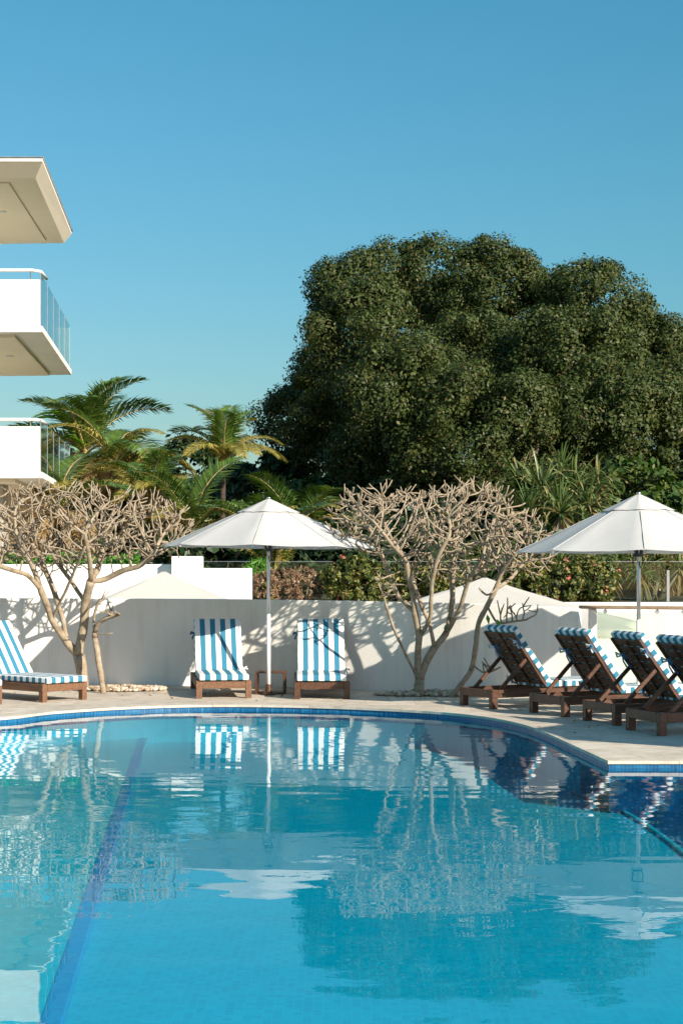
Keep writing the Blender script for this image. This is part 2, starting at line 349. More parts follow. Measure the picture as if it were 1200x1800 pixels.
# ------------------------------------------------------------------ foliage helpers
def leaves(C, Nrm, size, aspect=.5, jitter=.6, hang=0.0):
    """diamond leaves at centres C, facing roughly Nrm"""
    n = len(C); Nn = Nrm + rng.normal(0, jitter, (n, 3)); Nn /= np.linalg.norm(Nn, axis=1, keepdims=True) + 1e-9
    a = rng.normal(0, 1, (n, 3)); a[:, 2] -= hang; a -= Nn * (a * Nn).sum(1, keepdims=True); a /= np.linalg.norm(a, axis=1, keepdims=True) + 1e-9
    b = np.cross(Nn, a); s = (size * rng.uniform(.65, 1.3, n))[:, None]
    V = np.stack([C - a * s * .5, C + b * s * aspect * .5 + Nn * s * .08, C + a * s * .5, C - b * s * aspect * .5 + Nn * s * .08], 1)
    return V
def sphere_pts(n):
    v = rng.normal(0, 1, (n, 3)); return v / np.linalg.norm(v, axis=1, keepdims=True)
def crown_points(lobes, per_area, clump, squash=.85, inside=.72):
    """leaf centres and outward directions on small clumps that cover a set of big lobes (c, (rx,ry,rz))"""
    Cs, Ns = [], []
    L = [(np.array(c, float), np.array(r, float)) for c, r in lobes]
    for i, (c, r) in enumerate(L):
        area = 4 * math.pi * ((r[0] * r[1]) ** 1.6 / 3 + (r[0] * r[2]) ** 1.6 / 3 + (r[1] * r[2]) ** 1.6 / 3) ** (1 / 1.6)
        nc = max(6, int(area / (clump * clump * 1.5)))
        d = sphere_pts(nc); cc = c + d * r * rng.uniform(.86, 1.0, (nc, 1))
        keep = np.ones(nc, bool)
        for j, (c2, r2) in enumerate(L):
            if j != i: keep &= (((cc - c2) / r2) ** 2).sum(1) > inside
        cc = cc[keep]; d = d[keep]; nc = len(cc)
        if nc == 0: continue
        m = int(per_area * clump * clump * 4)
        rs = clump * rng.uniform(.55, 1.25, (nc, 1, 1))
        e = sphere_pts(nc * m).reshape(nc, m, 3)
        out = e + d[:, None, :] * .6; out /= np.linalg.norm(out, axis=2, keepdims=True)
        p = cc[:, None, :] + out * rs * rng.uniform(.55, 1.05, (nc, m, 1)) * np.array([1, 1, squash])
        Cs.append(p.reshape(-1, 3)); Ns.append(out.reshape(-1, 3))
    return np.concatenate(Cs), np.concatenate(Ns)
def in_view(P, pad=1.5):
    """drop leaves that no camera near the photograph's could see (far outside the frame)"""
    px = P[:, 0] / P[:, 1] * F
    return (np.abs(px) < 600 * pad + 60)
def bush(name, label, cat, c, r, mat, n, size, lobes=7, aspect=.5, group=None, hang=0, flowers=0, stem=True, up=.35, seed=None):
    c = np.array(c, float); r = np.array(r, float)
    root = thing(name, label, cat, (c[0], c[1], c[2] - r[2]), 0, group)
    off = np.array([c[0], c[1], c[2] - r[2]])
    L = [(np.array([0, 0, r[2]]), r * .78)]
    for k in range(lobes):
        d = sphere_pts(1)[0]; d[2] = abs(d[2]) * 1.0 - .15
        L.append((np.array([0, 0, r[2]]) + d * r * .55, r * rng.uniform(.30, .52)))
    P, Nn = crown_points(L, 60, min(r) * .30, inside=.6)
    idx = rng.choice(len(P), n, replace=len(P) < n); P = P[idx] + rng.normal(0, size * .3, (n, 3)); Nn = Nn[idx]
    P[:, 2] = np.maximum(P[:, 2], .02); Nn[:, 2] += up
    link('crown', quad_mesh('crown', leaves(P, Nn, size, aspect, hang=hang), mat), root, kind=None)
    if stem:
        m = MB()
        for k in range(5):
            a = rng.uniform(0, 6.28); q = [Vector((math.cos(a) * r[0] * .05, math.sin(a) * r[1] * .05, -.3)), Vector((math.cos(a) * r[0] * .3, math.sin(a) * r[1] * .3, r[2] * .8)), Vector((math.cos(a) * r[0] * .5, math.sin(a) * r[1] * .5, r[2] * 1.4))]
            m.tube(q, [.04 * r[2], .03 * r[2], .012 * r[2]], 5)
        m.build('trunk', M['trunk'], root, smooth=True)
    if flowers:
        fi = rng.choice(len(P), flowers); FC = P[fi] + np.array([0, -.06, .04]); V = []
        for p in FC:
            q = p + rng.normal(0, .025, (7, 3)); V.append(leaves(q, np.tile([0, -.6, .8], (7, 1)), .055, .8))
        fo = link('flowers', quad_mesh('flowers', np.concatenate(V), M['flower']), root); fo['kind'] = 'stuff'
    return root
def tree(name, label, cat, base, lobes, mat, n, size, clump, limbs, core=None, jit=.6, group=None, trunk_r=.3, aspect=.5, per_area=70, squash=.85, up=.4, hang=.2):
    base = Vector(base); root = thing(name, label, cat, base, 0, group); b = np.array(base)
    P, Nn = crown_points([(np.array(c) - b, r) for c, r in lobes], per_area, clump, squash)
    n = min(n, len(P) * 3)
    idx = rng.choice(len(P), n, replace=len(P) < n); P = P[idx] + rng.normal(0, size * .2, (n, 3)); Nn = Nn[idx]
    Nn[:, 2] += up
    VV = leaves(P, Nn, size, aspect, jitter=jit, hang=hang)
    if core:
        P2, N2 = crown_points([(np.array(c) - b, np.array(r) * .84) for c, r in core], 60, clump * 1.1, squash); VV = np.concatenate([VV, leaves(P2, N2, size * 1.15, .6)])
    link('crown', quad_mesh('crown', VV, mat), root)
    tops = []
    for k, pl in enumerate(limbs):
        m = MB(); q = [Vector(p) - base for p in pl]
        # resample
        pts = []; 
        for i in range(len(q) - 1):
            for t in np.linspace(0, 1, 5)[:-1]: pts.append(q[i].lerp(q[i + 1], t) + Vector(rng.normal(0, .06, 3)))
        pts.append(q[-1]); r0 = trunk_r * (1 if k == 0 else .55)
        m.tube(pts, [r0 * (1 - .8 * i / (len(pts) - 1)) for i in range(len(pts))], 9)
        m.build('trunk' if k == 0 else 'limb', M['trunk'], root, smooth=True)
    return root
# --- palms
def frond_mesh(L, arch, droop, n, leaf, mat, twist=0, seed=0, width=.028, stiff=.5):
    """pinnate frond from the origin along +X, rising then arching down; each leaflet two quads"""
    r = np.random.default_rng(seed); m = MB(); pts = []
    for i in range(13):
        t = i / 12; ang = arch - (arch + droop) * t ** 1.3
        if i == 0: p = Vector((0, 0, 0))
        else: p = pts[-1] + Vector((math.cos(ang), 0, math.sin(ang))) * (L / 12)
        pts.append(p)
    def P(t):
        x = t * 12; i = min(int(x), 11); return pts[i].lerp(pts[i + 1], x - i), (pts[i + 1] - pts[i]).normalized()
    V = []
    for s in (-1, 1):
        for k in range(n):
            t = .10 + .90 * (k + r.uniform(0, .5)) / n; t = min(t, .999); p, tan = P(t)
            ll = leaf * math.sin(math.pi * min(1, (t * .86 + .10))) ** .6 * r.uniform(.85, 1.1)
            side = Vector((0, s, 0)); nrm = tan.cross(side) * s * -1
            if nrm.z < 0: nrm = -nrm
            fw = .45 + .6 * t
            d1 = (side + tan * fw + nrm * .30).normalized(); a = p
            b = a + d1 * ll * .5
            d2 = (d1 + Vector((0, 0, -1)) * (1.15 - stiff + r.uniform(-.2, .25))).normalized(); c = b + d2 * ll * .5
            wv = (tan - d1 * tan.dot(d1)).normalized() * width
            V.append([a - wv * .35, a + wv * .35, b + wv, b - wv]); V.append([b - wv, b + wv, c + wv * .12, c - wv * .12])
    V = np.array([[list(q) for q in quad] for quad in V])
    # weld pairs so that one leaflet is one island
    n2 = len(V) // 2; vs = []; fs = []
    for i in range(n2):
        A, B = V[2 * i], V[2 * i + 1]; k0 = len(vs); vs += [tuple(A[0]), tuple(A[1]), tuple(A[2]), tuple(A[3]), tuple(B[2]), tuple(B[3])]
        fs += [(k0, k0 + 1, k0 + 2, k0 + 3), (k0 + 3, k0 + 2, k0 + 4, k0 + 5)]
    st = MB(); st.tube(pts, [.030 * (1 - .85 * i / 12) * L / 2.5 for i in range(13)], 5)
    k0 = len(vs); vs += st.v; nf = len(fs); fs += [tuple(i + k0 for i in f) for f in st.f]
    me = bpy.data.meshes.new('frond'); me.from_pydata(vs, [], fs); me.materials.append(mat); me.materials.append(M['rachis'])
    mi = np.zeros(len(fs), np.int32); mi[nf:] = 1; me.polygons.foreach_set('material_index', mi); me.update(); return me
def palm(label, base, top, spec, trunk_r=.12, group='palms beyond the walls', shaft=False, lean=(0, 0), name='palm_tree', trunkmat=None):
    base = Vector(base); top = Vector(top); root = thing(name, label, 'palm', base, 0, group); T = top - base
    m = MB(); pts = [T * t + Vector((lean[0] * math.sin(t * 3.14), lean[1] * math.sin(t * 3.14), 0)) for t in np.linspace(-.05, 1, 22)]
    m.tube(pts, [trunk_r * (1.25 - .45 * i / 21 + (.05 if i % 2 else 0)) for i in range(22)], 9); m.build('trunk', trunkmat or M['palm_trunk'], root, smooth=True)
    if shaft:
        m = MB(); m.tube([T + Vector((0, 0, -.9)), T + Vector((0, 0, -.4)), T + Vector((0, 0, .15))], [trunk_r * .95, trunk_r * 1.1, trunk_r * .5], 9); m.build('crownshaft', M['crownshaft'], root, smooth=True)
    for (me, az, tilt, roll, sc_) in spec:
        o = link('frond', me, root, loc=T + Vector((0, 0, rng.uniform(-.1, .1))))
        o.rotation_euler = Euler((R(roll), R(-tilt), R(az)), 'XYZ'); o.scale = (sc_,) * 3
    return root
def rosette_mesh(n, L, w, mat, seed=0, dry=0.0, upb=.3):
    r = np.random.default_rng(seed); vs = []; fs = []; mi = []
    for k in range(n):
        az = r.uniform(0, 6.283); el = math.asin(r.uniform(-.35 + upb, 1)); l = L * r.uniform(.75, 1.1)
        isdry = r.uniform() < dry
        if isdry: el = r.uniform(-1.1, -.3)
        d = np.array([math.cos(az) * math.cos(el), math.sin(az) * math.cos(el), math.sin(el)])
        side = np.array([-math.sin(az), math.cos(az), 0]); p = d * .04; k0 = len(vs); ww = w * r.uniform(.8, 1.2); seg = 5
        dd = d.copy()
        bendat = r.uniform(.35, .9)
        for i in range(seg + 1):
            t = i / seg; wi = ww * (1 - t) ** .6 * (.55 + .9 * min(t * 3, 1) * .5)
            vs += [tuple(p - side * wi / 2 + np.array([0, 0, wi * .25])), tuple(p), tuple(p + side * wi / 2 + np.array([0, 0, wi * .25]))]
            dd = dd + np.array([0, 0, -.16 - (.55 if t > bendat else 0)]); dd /= np.linalg.norm(dd); p = p + dd * l / seg
        for i in range(seg):
            a = k0 + 3 * i; fs += [(a, a + 1, a + 4, a + 3), (a + 1, a + 2, a + 5, a + 4)]; mi += [int(isdry)] * 2
    me = bpy.data.meshes.new('rosette'); me.from_pydata(vs, [], fs); me.materials.append(mat); me.materials.append(M['dry'])
    me.polygons.foreach_set('material_index', mi); me.update(); return me

# ================================================================== THE SETTING
WZ = -0.062                       # water level
FLOORZ = -0.44; LEDGEZ = -0.38
def spline(pts, per=6):
    out = []; n = len(pts)
    for i in range(n - 1):
        p0 = Vector(pts[max(i - 1, 0)]); p1 = Vector(pts[i]); p2 = Vector(pts[i + 1]); p3 = Vector(pts[min(i + 2, n - 1)])
        for k in range(per):
            t = k / per; out.append(.5 * ((2 * p1) + (-p0 + p2) * t + (2 * p0 - 5 * p1 + 4 * p2 - p3) * t * t + (-p0 + 3 * p1 - 3 * p2 + p3) * t ** 3))
    out.append(Vector(pts[-1])); return out
edge_px = [(2, 1262), (83, 1252.5), (200, 1244.5), (300, 1240.6), (400, 1239.3), (500, 1240.3), (600, 1243), (700, 1247.5), (790, 1253.5), (867, 1262.5), (925, 1275), (965, 1290), (1000, 1306), (1033, 1321), (1070, 1338)]
far_edge = [gnd(x, y).to_2d() for x, y in edge_px]
arc = spline([Vector((-7.6, 9)), Vector((-7.3, 12)), Vector((-6.3, 15)), Vector((-5.0, 17.0))] + far_edge, 5)
CORNER = far_edge[-1]
pool = [Vector((-7.6, 3.0))] + arc + [Vector((5.0, CORNER.y)), Vector((5.0, 3.0))]      # clockwise
def fill_poly(loops, z, flip=False):
    bm = bmesh.new()
    for lp in loops:
        vs = [bm.verts.new((p[0], p[1], z)) for p in lp]
        for i in range(len(vs)): bm.edges.new((vs[i], vs[(i + 1) % len(vs)]))
    bmesh.ops.triangle_fill(bm, use_beauty=True, use_dissolve=False, edges=bm.edges[:])
    bm.normal_update()
    for f in bm.faces:
        if f.normal.z < 0: f.normal_flip()
    bm.normal_update()
    return bm
def bm_obj(name, bm, mat, parent=None, **kw):
    me = bpy.data.meshes.new(name); bm.to_mesh(me); bm.free(); me.materials.append(mat); return link(name, me, parent, **kw)
# the ground sheet to the horizon, the lower terrace and the garden behind it
m = MB(); m.add([(-900, -300, -1.75), (900, -300, -1.75), (900, 2200, -1.75), (-900, 2200, -1.75)], [(0, 1, 2, 3)]); m.build('ground', M['ground'], kind='structure')
m = MB(); m.add([(-14, 21.6, -1.6), (16, 20.0, -1.6), (16, 28.4, -1.6), (-14, 28.4, -1.6)], [(0, 1, 2, 3)]); m.build('lower_terrace', M['terrace'], kind='structure')
gx = np.linspace(-60, 60, 61); gy = np.concatenate([np.linspace(28.75, 60, 30), np.linspace(63, 260, 20)])
vs = []; fs = []
def gz(x, y): return 1.02 + .035 * min(max(y - 29, 0), 40) + .06 * math.sin(x * .9) * math.cos(y * .6) * min(1, (y - 28.75) / 3)
for y in gy:
    for x in gx: vs.append((x, y, gz(x, y)))
for j in range(len(gy) - 1):
    for i in range(len(gx) - 1):
        a = j * len(gx) + i; fs.append((a, a + 1, a + len(gx) + 1, a + len(gx)))
m = MB(); m.add(vs, fs); m.build('garden_ground', M['soil'], kind='structure', smooth=True)

m = MB(); m.add([(-34, 29.6, 1.55), (-5.2, 29.6, 1.55), (-5.2, 48, 1.56), (-34, 48, 1.56)], [(0, 1, 2, 3)]); m.build('bounce_forecourt', M['bounce_forecourt'], kind='structure')  # unseen pale paving, added to bounce sunlight up onto the balcony soffits
# pool deck: a base slab with the pool cut out, coping stones round the edge, travertine pavers
wall_pts = [(-14, 23.9), (-9, 23.75), (-6, 23.6), (-4.1, 23.45), (-2.5, 23.3), (-1.4, 23.1), (-.4, 22.72), (.6, 22.25), (1.4, 21.85), (2.2, 21.5), (3.05, 21.2)]
outer = [(-14, -4), (-14, 23.9)] + wall_pts[1:] + [(4.25, 20.7), (14, 18.5), (14, -4)]
base = fill_poly([outer, [p[:] for p in pool]], -.035)
deck = bm_obj('pool_deck', base, M['grout'], kind='structure')
P3 = arc + [Vector((5.0, CORNER.y))]
def offset(poly, w, k=None):
    out = []; n = len(poly)
    for i in range(n):
        a = poly[max(i - 1, 0)]; b = poly[i]; c = poly[min(i + 1, n - 1)]
        n1 = Vector((-(b - a).y, (b - a).x)) if (b - a).length > 1e-6 else None
        n2 = Vector((-(c - b).y, (c - b).x)) if (c - b).length > 1e-6 else None
        n1 = n1.normalized() if n1 else n2.normalized(); n2 = n2.normalized() if n2 else n1
        nn = (n1 + n2).normalized(); out.append(b + nn * w / max(.5, nn.dot(n1)))
    return out
CW = .32
inn = offset(P3, -.015); outb = offset(P3, CW)
# cumulative walk: one stone about 0.6 m
ln = [0]
for i in range(1, len(P3)): ln.append(ln[-1] + (P3[i] - P3[i - 1]).length)
def along(poly, s):
    for i in range(1, len(ln)):
        if s <= ln[i]: t = (s - ln[i - 1]) / (ln[i] - ln[i - 1]); return poly[i - 1].lerp(poly[i], t)
    return poly[-1]
ci = len(arc) - 1; cuts = list(np.arange(0, ln[ci] - .3, .6)) + [ln[ci]] + list(np.arange(ln[ci] + .6, ln[-1], .6)) + [ln[-1]]
for a, b in zip(cuts[:-1], cuts[1:]):
    g = .002; aa, bb = a + g, b - g; mid = (aa + bb) / 2
    mb = MB(); poly = [along(inn, aa), along(inn, mid), along(inn, bb), along(outb, bb), along(outb, mid), along(outb, aa)]
    mb.prism([p[:] for p in reversed(poly)], -.025, .003 + rng.uniform(-.001, .001)); mb.build('coping_stone', M['paver'], deck)
# pavers
S = .6; pav_me = MB(); pav_me.prism([(0.002, 0.002), (S - .002, 0.002), (S - .002, S - .002), (0.002, S - .002)], -.03, 0); pav_me = pav_me.mesh('paver', M['paver'])
def clip(poly, p, n):
    out = []
    for i in range(len(poly)):
        a, b = poly[i], poly[(i + 1) % len(poly)]; da, db = (a - p).dot(n), (b - p).dot(n)
        if da >= 0: out.append(a)
        if (da >= 0) != (db >= 0): out.append(a.lerp(b, da / (da - db)))
    return out
cl = offset(P3, CW + .003); WP = [Vector(p) for p in wall_pts] + [Vector((4.25, 20.7)), Vector((9, 19.5))]
def nearest(poly, q):
    best = (1e9, 0, None)
    for i in range(len(poly) - 1):
        a, b = poly[i], poly[i + 1]; t = max(0, min(1, (q - a).dot(b - a) / (b - a).length_squared)); p = a.lerp(b, t)
        dd = (q - p).length
        if dd < best[0]: best = (dd, i, p)
    return best
for iy in range(0, 19):
    for ix in range(-13, 14):
        x0, y0 = ix * S + (.3 if iy % 2 else 0), 13.3 + iy * S; c = Vector((x0 + S / 2, y0 + S / 2))
        if c.x < -7 or c.x > 6.2: continue
        poly = [Vector((x0, y0)), Vector((x0 + S, y0)), Vector((x0 + S, y0 + S)), Vector((x0, y0 + S))]; cut = False
        for P_, sgn in ((cl, 1), (WP, -1)):
            dd, i, p = nearest(P_, c); a, b = P_[i], P_[i + 1]; nn = Vector((-(b - a).y, (b - a).x)).normalized() * sgn
            side = (c - p).dot(nn)
            if side < -.45: poly = []; break
            if dd < .45:
                poly = clip(poly, p, nn); cut = True
                if P_ is cl and (c - cl[-2]).length < .8:
                    poly = clip(poly, cl[-2], Vector((0, 1))) if len(poly) > 2 else poly
            if len(poly) < 3: poly = []; break
        if not poly: continue
        # in the pool?
        dd, i, p = nearest(cl, c)
        if not cut: link('paver', pav_me, deck, loc=(x0, y0, rng.uniform(-.001, .001)))
        else:
            o = Vector((x0, y0)); mb = MB(); mb.prism([(q - o)[:] for q in poly], -.03, 0)
            me = mb.mesh('paver', M['paver']); link('paver', me, deck, loc=(x0, y0, rng.uniform(-.001, .001)))
# pool basin
LINE = [Vector((-1.22 - .0883 * (d - 7), d)) for d in (2.99, 7.6, 12.6, 17.7, 19.9)]
# basin walls
m = MB(); n = len(pool)
for zt, zb, nm, mt in ((-.025, -.16, 'waterline_tile_band', M['band_tile']), (-.16, FLOORZ - .02, 'pool_wall', M['floor_tile'])):
    m = MB(); v = [(p.x, p.y, zt) for p in pool] + [(p.x, p.y, zb) for p in pool]
    dk = [i for i in range(n) if nm == 'pool_wall' and i >= 1 + len(arc) - 8 and i < n - 1]
    m.add(v, [(i, (i + 1) % n, n + (i + 1) % n, n + i) for i in range(n) if i not in dk]); m.build(nm, mt, kind='structure')
    if dk:
        m = MB(); m.add(v, [(i, (i + 1) % n, n + (i + 1) % n, n + i) for i in dk]); m.build('navy_tiled_pool_wall', M['navy_tile'], kind='structure')
bm_obj('pool_floor', fill_poly([[p[:] for p in pool]], FLOORZ), M['floor_tile'], kind='structure')
# the shallow ledge on the left, edged with a line of dark tiles
def line_x(y):
    for a, b in zip(LINE[:-1], LINE[1:]):
        if a.y <= y <= b.y: return a.lerp(b, (y - a.y) / (b.y - a.y)).x
    return LINE[-1].x
left = [p for p in pool if p.x < line_x(min(p.y, 19.85)) - .02 and p.y > 3.0]
lp = [Vector((-7.6, 3.0))] + [p for p in arc if p.x < -2.36]
lpoly = lp + [Vector((-2.3, 19.68))] + [Vector((line_x(y), y)) for y in (17.7, 15, 12.6, 10, 7.6, 5, 3.0)]
m = MB(); m.prism([(p.x * .999, p.y * .9995) for p in reversed(lpoly)], FLOORZ + .002, LEDGEZ); m.build('shallow_ledge', M['ledge_tile'], kind='structure')
m = MB(); ys = [19.6, 17.7, 15, 12.6, 10, 7.6, 5, 3.05]; w = .075
v = [(line_x(y) - w, y, LEDGEZ + .004) for y in ys] + [(line_x(y) + .012, y, LEDGEZ + .004) for y in ys] + [(line_x(y) + .012, y, LEDGEZ - .055) for y in ys]; k = len(ys)
m.add(v, [(i, i + 1, k + i + 1, k + i) for i in range(k - 1)] + [(k + i, k + i + 1, 2 * k + i + 1, 2 * k + i) for i in range(k - 1)]); m.build('dark_tile_line', M['line_tile'], kind='structure')
# floor right of a curved edge, laid in darker navy mosaic
BZ = FLOORZ + .012
cv = spline([far_edge[-3] + Vector((-.01, 0)), Vector((2.16, 15.0)), Vector((2.27, 14.6)), Vector((2.40, 13.85)), Vector((2.47, 12.6)), Vector((2.46, 11.0)), Vector((2.38, 9.0)), Vector((2.2, 3.02))], 6)
rpoly = [Vector((p.x, p.y)) for p in cv] + [Vector((4.99, 3.02)), Vector((4.99, CORNER.y - .003)), CORNER + Vector((-.002, -.003)), far_edge[-2] + Vector((-.003, 0))]
bm = fill_poly([[p[:] for p in rpoly]], BZ); bm_obj('navy_tiled_floor', bm, M['navy_tile'], kind='structure')
m = MB(); q = [Vector((p.x - .02, p.y, BZ + .006)) for p in cv[1:]]
for a, b in zip(q[:-1], q[1:]): m.bar(a, b, .03, .008)
m.build('curved_tile_edge', M['ledge_tile'], kind='structure')
# water
bm_obj('pool_water', fill_poly([[p[:] for p in offset(pool, .0)]], WZ), M['water'], kind='structure')

# ================================================================== WALLS
def wall_run(name, label, pts, tops, zb, th, mat, group=None, cat='wall', cap=None):
    n = len(pts); P = [Vector(p) for p in pts]; B = offset(P, th); v = []
    for p, q, t in zip(P, B, tops): v += [(p.x, p.y, zb), (p.x, p.y, t), (q.x, q.y, t), (q.x, q.y, zb)]
    f = []
    for i in range(n - 1):
        a, b = 4 * i, 4 * i + 4
        for j in range(4): f.append((a + j, a + (j + 1) % 4, b + (j + 1) % 4, b + j))
    f += [(0, 1, 2, 3), (4 * n - 1, 4 * n - 2, 4 * n - 3, 4 * n - 4)]
    m = MB(); m.add(v, f); bm = bmesh.new(); me = m.mesh(name, mat); bm.from_mesh(me); bmesh.ops.recalc_face_normals(bm, faces=bm.faces)
    bmesh.ops.bevel(bm, geom=[e for e in bm.edges if len(e.link_faces) == 2 and e.calc_face_angle() > .6], offset=.008, segments=1, affect='EDGES')
    bm.to_mesh(me); bm.free(); o = link(name, me); tag(o, label, cat, group); return o
sw = spline([Vector(p) for p in wall_pts], 5)
tops = [np.interp(p.x, [-14, -4, -1.4, .6, 1.8, 3.05], [1.232, 1.230, 1.222, 1.203, 1.185, 1.138]) for p in sw]
wall_run('garden_wall', 'long curved white rendered wall running behind the pool deck', [p[:] for p in sw], tops, -1.6, .18, M['wall'])
wall_run('garden_wall', 'high white wall topped with bright green ground cover at far left', [(-16, 28.0), (-2.86, 28.0)], [1.744] * 2, -1.6, .3, M['wall'])
wall_run('garden_wall', 'tallest short white wall block standing between the two back walls', [(-2.855, 27.7), (-2.345, 27.7)], [1.877] * 2, -1.6, .35, M['wall'])
wall_run('garden_wall', 'short lower white wall just right of the tall white block', [(-2.34, 27.85), (-1.52, 27.85)], [1.676] * 2, -1.6, .3, M['wall'])
wall_run('retaining_wall', 'low pale planter wall below the pink shrubs behind the umbrella', [(-1.5, 28.4), (5, 28.4), (16, 28.4)], [1.09] * 3, -1.6, .34, M['wall'])
wall_run('retaining_wall', 'hidden white terrace wall holding the garden at far left', [(-40, 28.42), (-1.52, 28.42)], [1.01] * 2, -1.6, .33, M['wall']) if False else None

# ================================================================== THE WHITE APARTMENT BUILDING (left)
bl = thing('apartment_building', 'white modern apartment building with stacked glass balconies at left', 'building', (-10, 40, 0))
o0 = Vector((-10, 40, 0))
NR = Vector((-6.34, 35.0)); FR = Vector((-6.95, 42.5))          # balcony corners: near right, far right
def L3(p, z): return (p.x - o0.x, p.y - o0.y, z)
def slab(pts, z0, z1, mat, name, parent=bl):
    m = MB(); m.prism([(p[0] - o0.x, p[1] - o0.y) for p in pts], z0, z1); return m.build(name, mat, parent)
side = (FR - NR)
body = [(-30, 36.5), (-9.9, 36.5), (-9.9, 47), (-30, 47)]
slab([(-30, 36.6), (-10.2, 36.6), (-10.2, 47), (-30, 47)], -1.6, 10.1, M['building'], 'wall')
# roof slab with a stepped soffit
def undercut(top, bot, z1, z0, name, mat, parent):
    m = MB(); n = len(top); v = [(p[0] - o0.x, p[1] - o0.y, z0) for p in bot] + [(p[0] - o0.x, p[1] - o0.y, z1) for p in top]
    m.add(v, [tuple(range(n - 1, -1, -1)), tuple(range(n, 2 * n))] + [(i, (i + 1) % n, n + (i + 1) % n, n + i) for i in range(n)]); return m.build(name, mat, parent)
T_ = [(-30, 34.9), (NR.x, NR.y), (FR.x, FR.y), (-30, 44.5)]; B_ = [(-30, 35.35), (NR.x - .22, NR.y + .38), (FR.x - .16, FR.y - .20), (-30, 44.2)]
rf = undercut(T_, T_, 10.42, 10.345, 'roof', M['building'], bl)
undercut(T_, B_, 10.343, 10.08, 'fascia', M['soffit'], rf)
m = MB(); m.prism([(p[0] - o0.x, p[1] - o0.y) for p in [(-30, 35.7), (-7.2, 35.75), (-7.5, 41.9), (-30, 43.9)]], 10.045, 10.078); m.build('soffit', M['soffit'], rf)
m = MB(); m.prism([(p[0] - o0.x, p[1] - o0.y) for p in [(-30, 34.87), (NR.x + .03, NR.y - .03), (FR.x + .03, FR.y + .03), (-30, 44.55)]], 10.422, 10.445); m.build('roof_edge', M['alu'], rf)
for zb, zt, rail in ((6.72, 7.84, 8.03), (3.62, 4.72, 4.86)):
    bal = slab([(-30, 34.9), (NR.x, NR.y), (FR.x, FR.y), (-30, 44.0)], zb, zb + .13, M['building'], 'balcony')
    m = MB(); m.prism([(p[0] - o0.x, p[1] - o0.y) for p in [(-30, 35.3), (-7.0, 35.4), (-7.45, 42.1), (-30, 43.6)]], zb - .07, zb - .002); m.build('soffit', M['soffit'], bal)
    m = MB(); m.prism([(p[0] - o0.x, p[1] - o0.y) for p in [(-30, 34.95), (-6.40, 35.03), (-6.42, 35.2), (-30, 35.12)]], zb + .132, zt); m.build('parapet', M['building'], bal)
    # glass panes along the side
    nP = 5
    for k in range(nP):
        a = NR + side * (k + .12) / nP * .985 + Vector((-.05, 0)); b = NR + side * (k + 1 - .02) / nP * .985 + Vector((-.05, 0))
        m = MB(); m.bar(L3(a, (zb + .10 + zt + .15) / 2), L3(b, (zb + .10 + zt + .15) / 2), .02, zt + .15 - zb - .10)
        m.build('glass_pane', M['glass_teal'], bal)
        m = MB(); p = NR + side * (k + .06) / nP * .985 + Vector((-.05, 0)); m.tube([L3(p, zb + .13), L3(p, zt + .15)], .010, 6); m.build('post', M['alu'], bal)
    m = MB(); m.bar(L3(FR + Vector((-.05, .02)), (zb + zt) / 2 + .1), L3(FR + Vector((-.35, .03)), (zb + zt) / 2 + .1), .03, zt - zb); m.build('end_pane', M['frosted'], bal)
    m = MB(); m.tube([L3(Vector((-30, 34.98)), rail), L3(Vector((-6.55, 35.0)), rail), L3(Vector((-6.40, 35.15)), rail), L3(NR + side * .12, rail - .02)], .035, 8); m.build('handrail', M['white_metal'], bal, smooth=True)
    for x in (-9.0, -8.2, -7.4, -6.6):
        m = MB(); m.tube([L3(Vector((x, 35.06)), zt), L3(Vector((x, 35.0)), rail)], .012, 6); m.build('post', M['alu'], bal)
for x, y, z in ((-7.7, 38.3, 6.645), (-8.6, 40.2, 6.645), (-7.9, 38.5, 10.04)):
    m = MB(); m.lathe([(.05, z - .012 ), (.09, z - .012), (.09, z), (.02, z)], 12, (x - o0.x, y - o0.y)); m.build('downlight', M['white_metal'], bl)
# ground floor: block column and arched back wall
for k in range(9):
    m = MB(); m.box((-7.72 + rng.uniform(-.01, .01) - o0.x, 36.4 - o0.y, -1.4 + k * .56 + .28), (.62, .6, .545), None, .015); m.build('block', M['stone_block'], bl)
m = MB(); A = []
acx, ar, ax0, ax1, zt = -7.85, .62, -10.1, -6.75, 3.55
prof = [(ax0, -1.6), (ax0, zt), (ax1, zt), (ax1, -1.6), (acx + ar, -1.6), (acx + ar, 2.0)]
for k in range(1, 12):
    a = math.pi * k / 12; prof.append((acx + ar * math.cos(a), 2.0 + ar * math.sin(a)))
prof += [(acx - ar, 2.0), (acx - ar, -1.6)]
for yy in (41.0, 41.25): A += [(p[0] - o0.x, yy - o0.y, p[1]) for p in prof]
k = len(prof); bm = bmesh.new()
V_ = [bm.verts.new(v) for v in A]; e = [bm.edges.new((V_[i], V_[(i + 1) % k])) for i in range(k)]
bmesh.ops.triangle_fill(bm, use_beauty=True, edges=e)
e2 = [bm.edges.new((V_[k + i], V_[k + (i + 1) % k])) for i in range(k)]; bmesh.ops.triangle_fill(bm, use_beauty=True, edges=e2)
for i in range(k): bm.faces.new((V_[i], V_[(i + 1) % k], V_[k + (i + 1) % k], V_[k + i]))
bm_obj('arched_wall', bm, M['soffit'], bl)

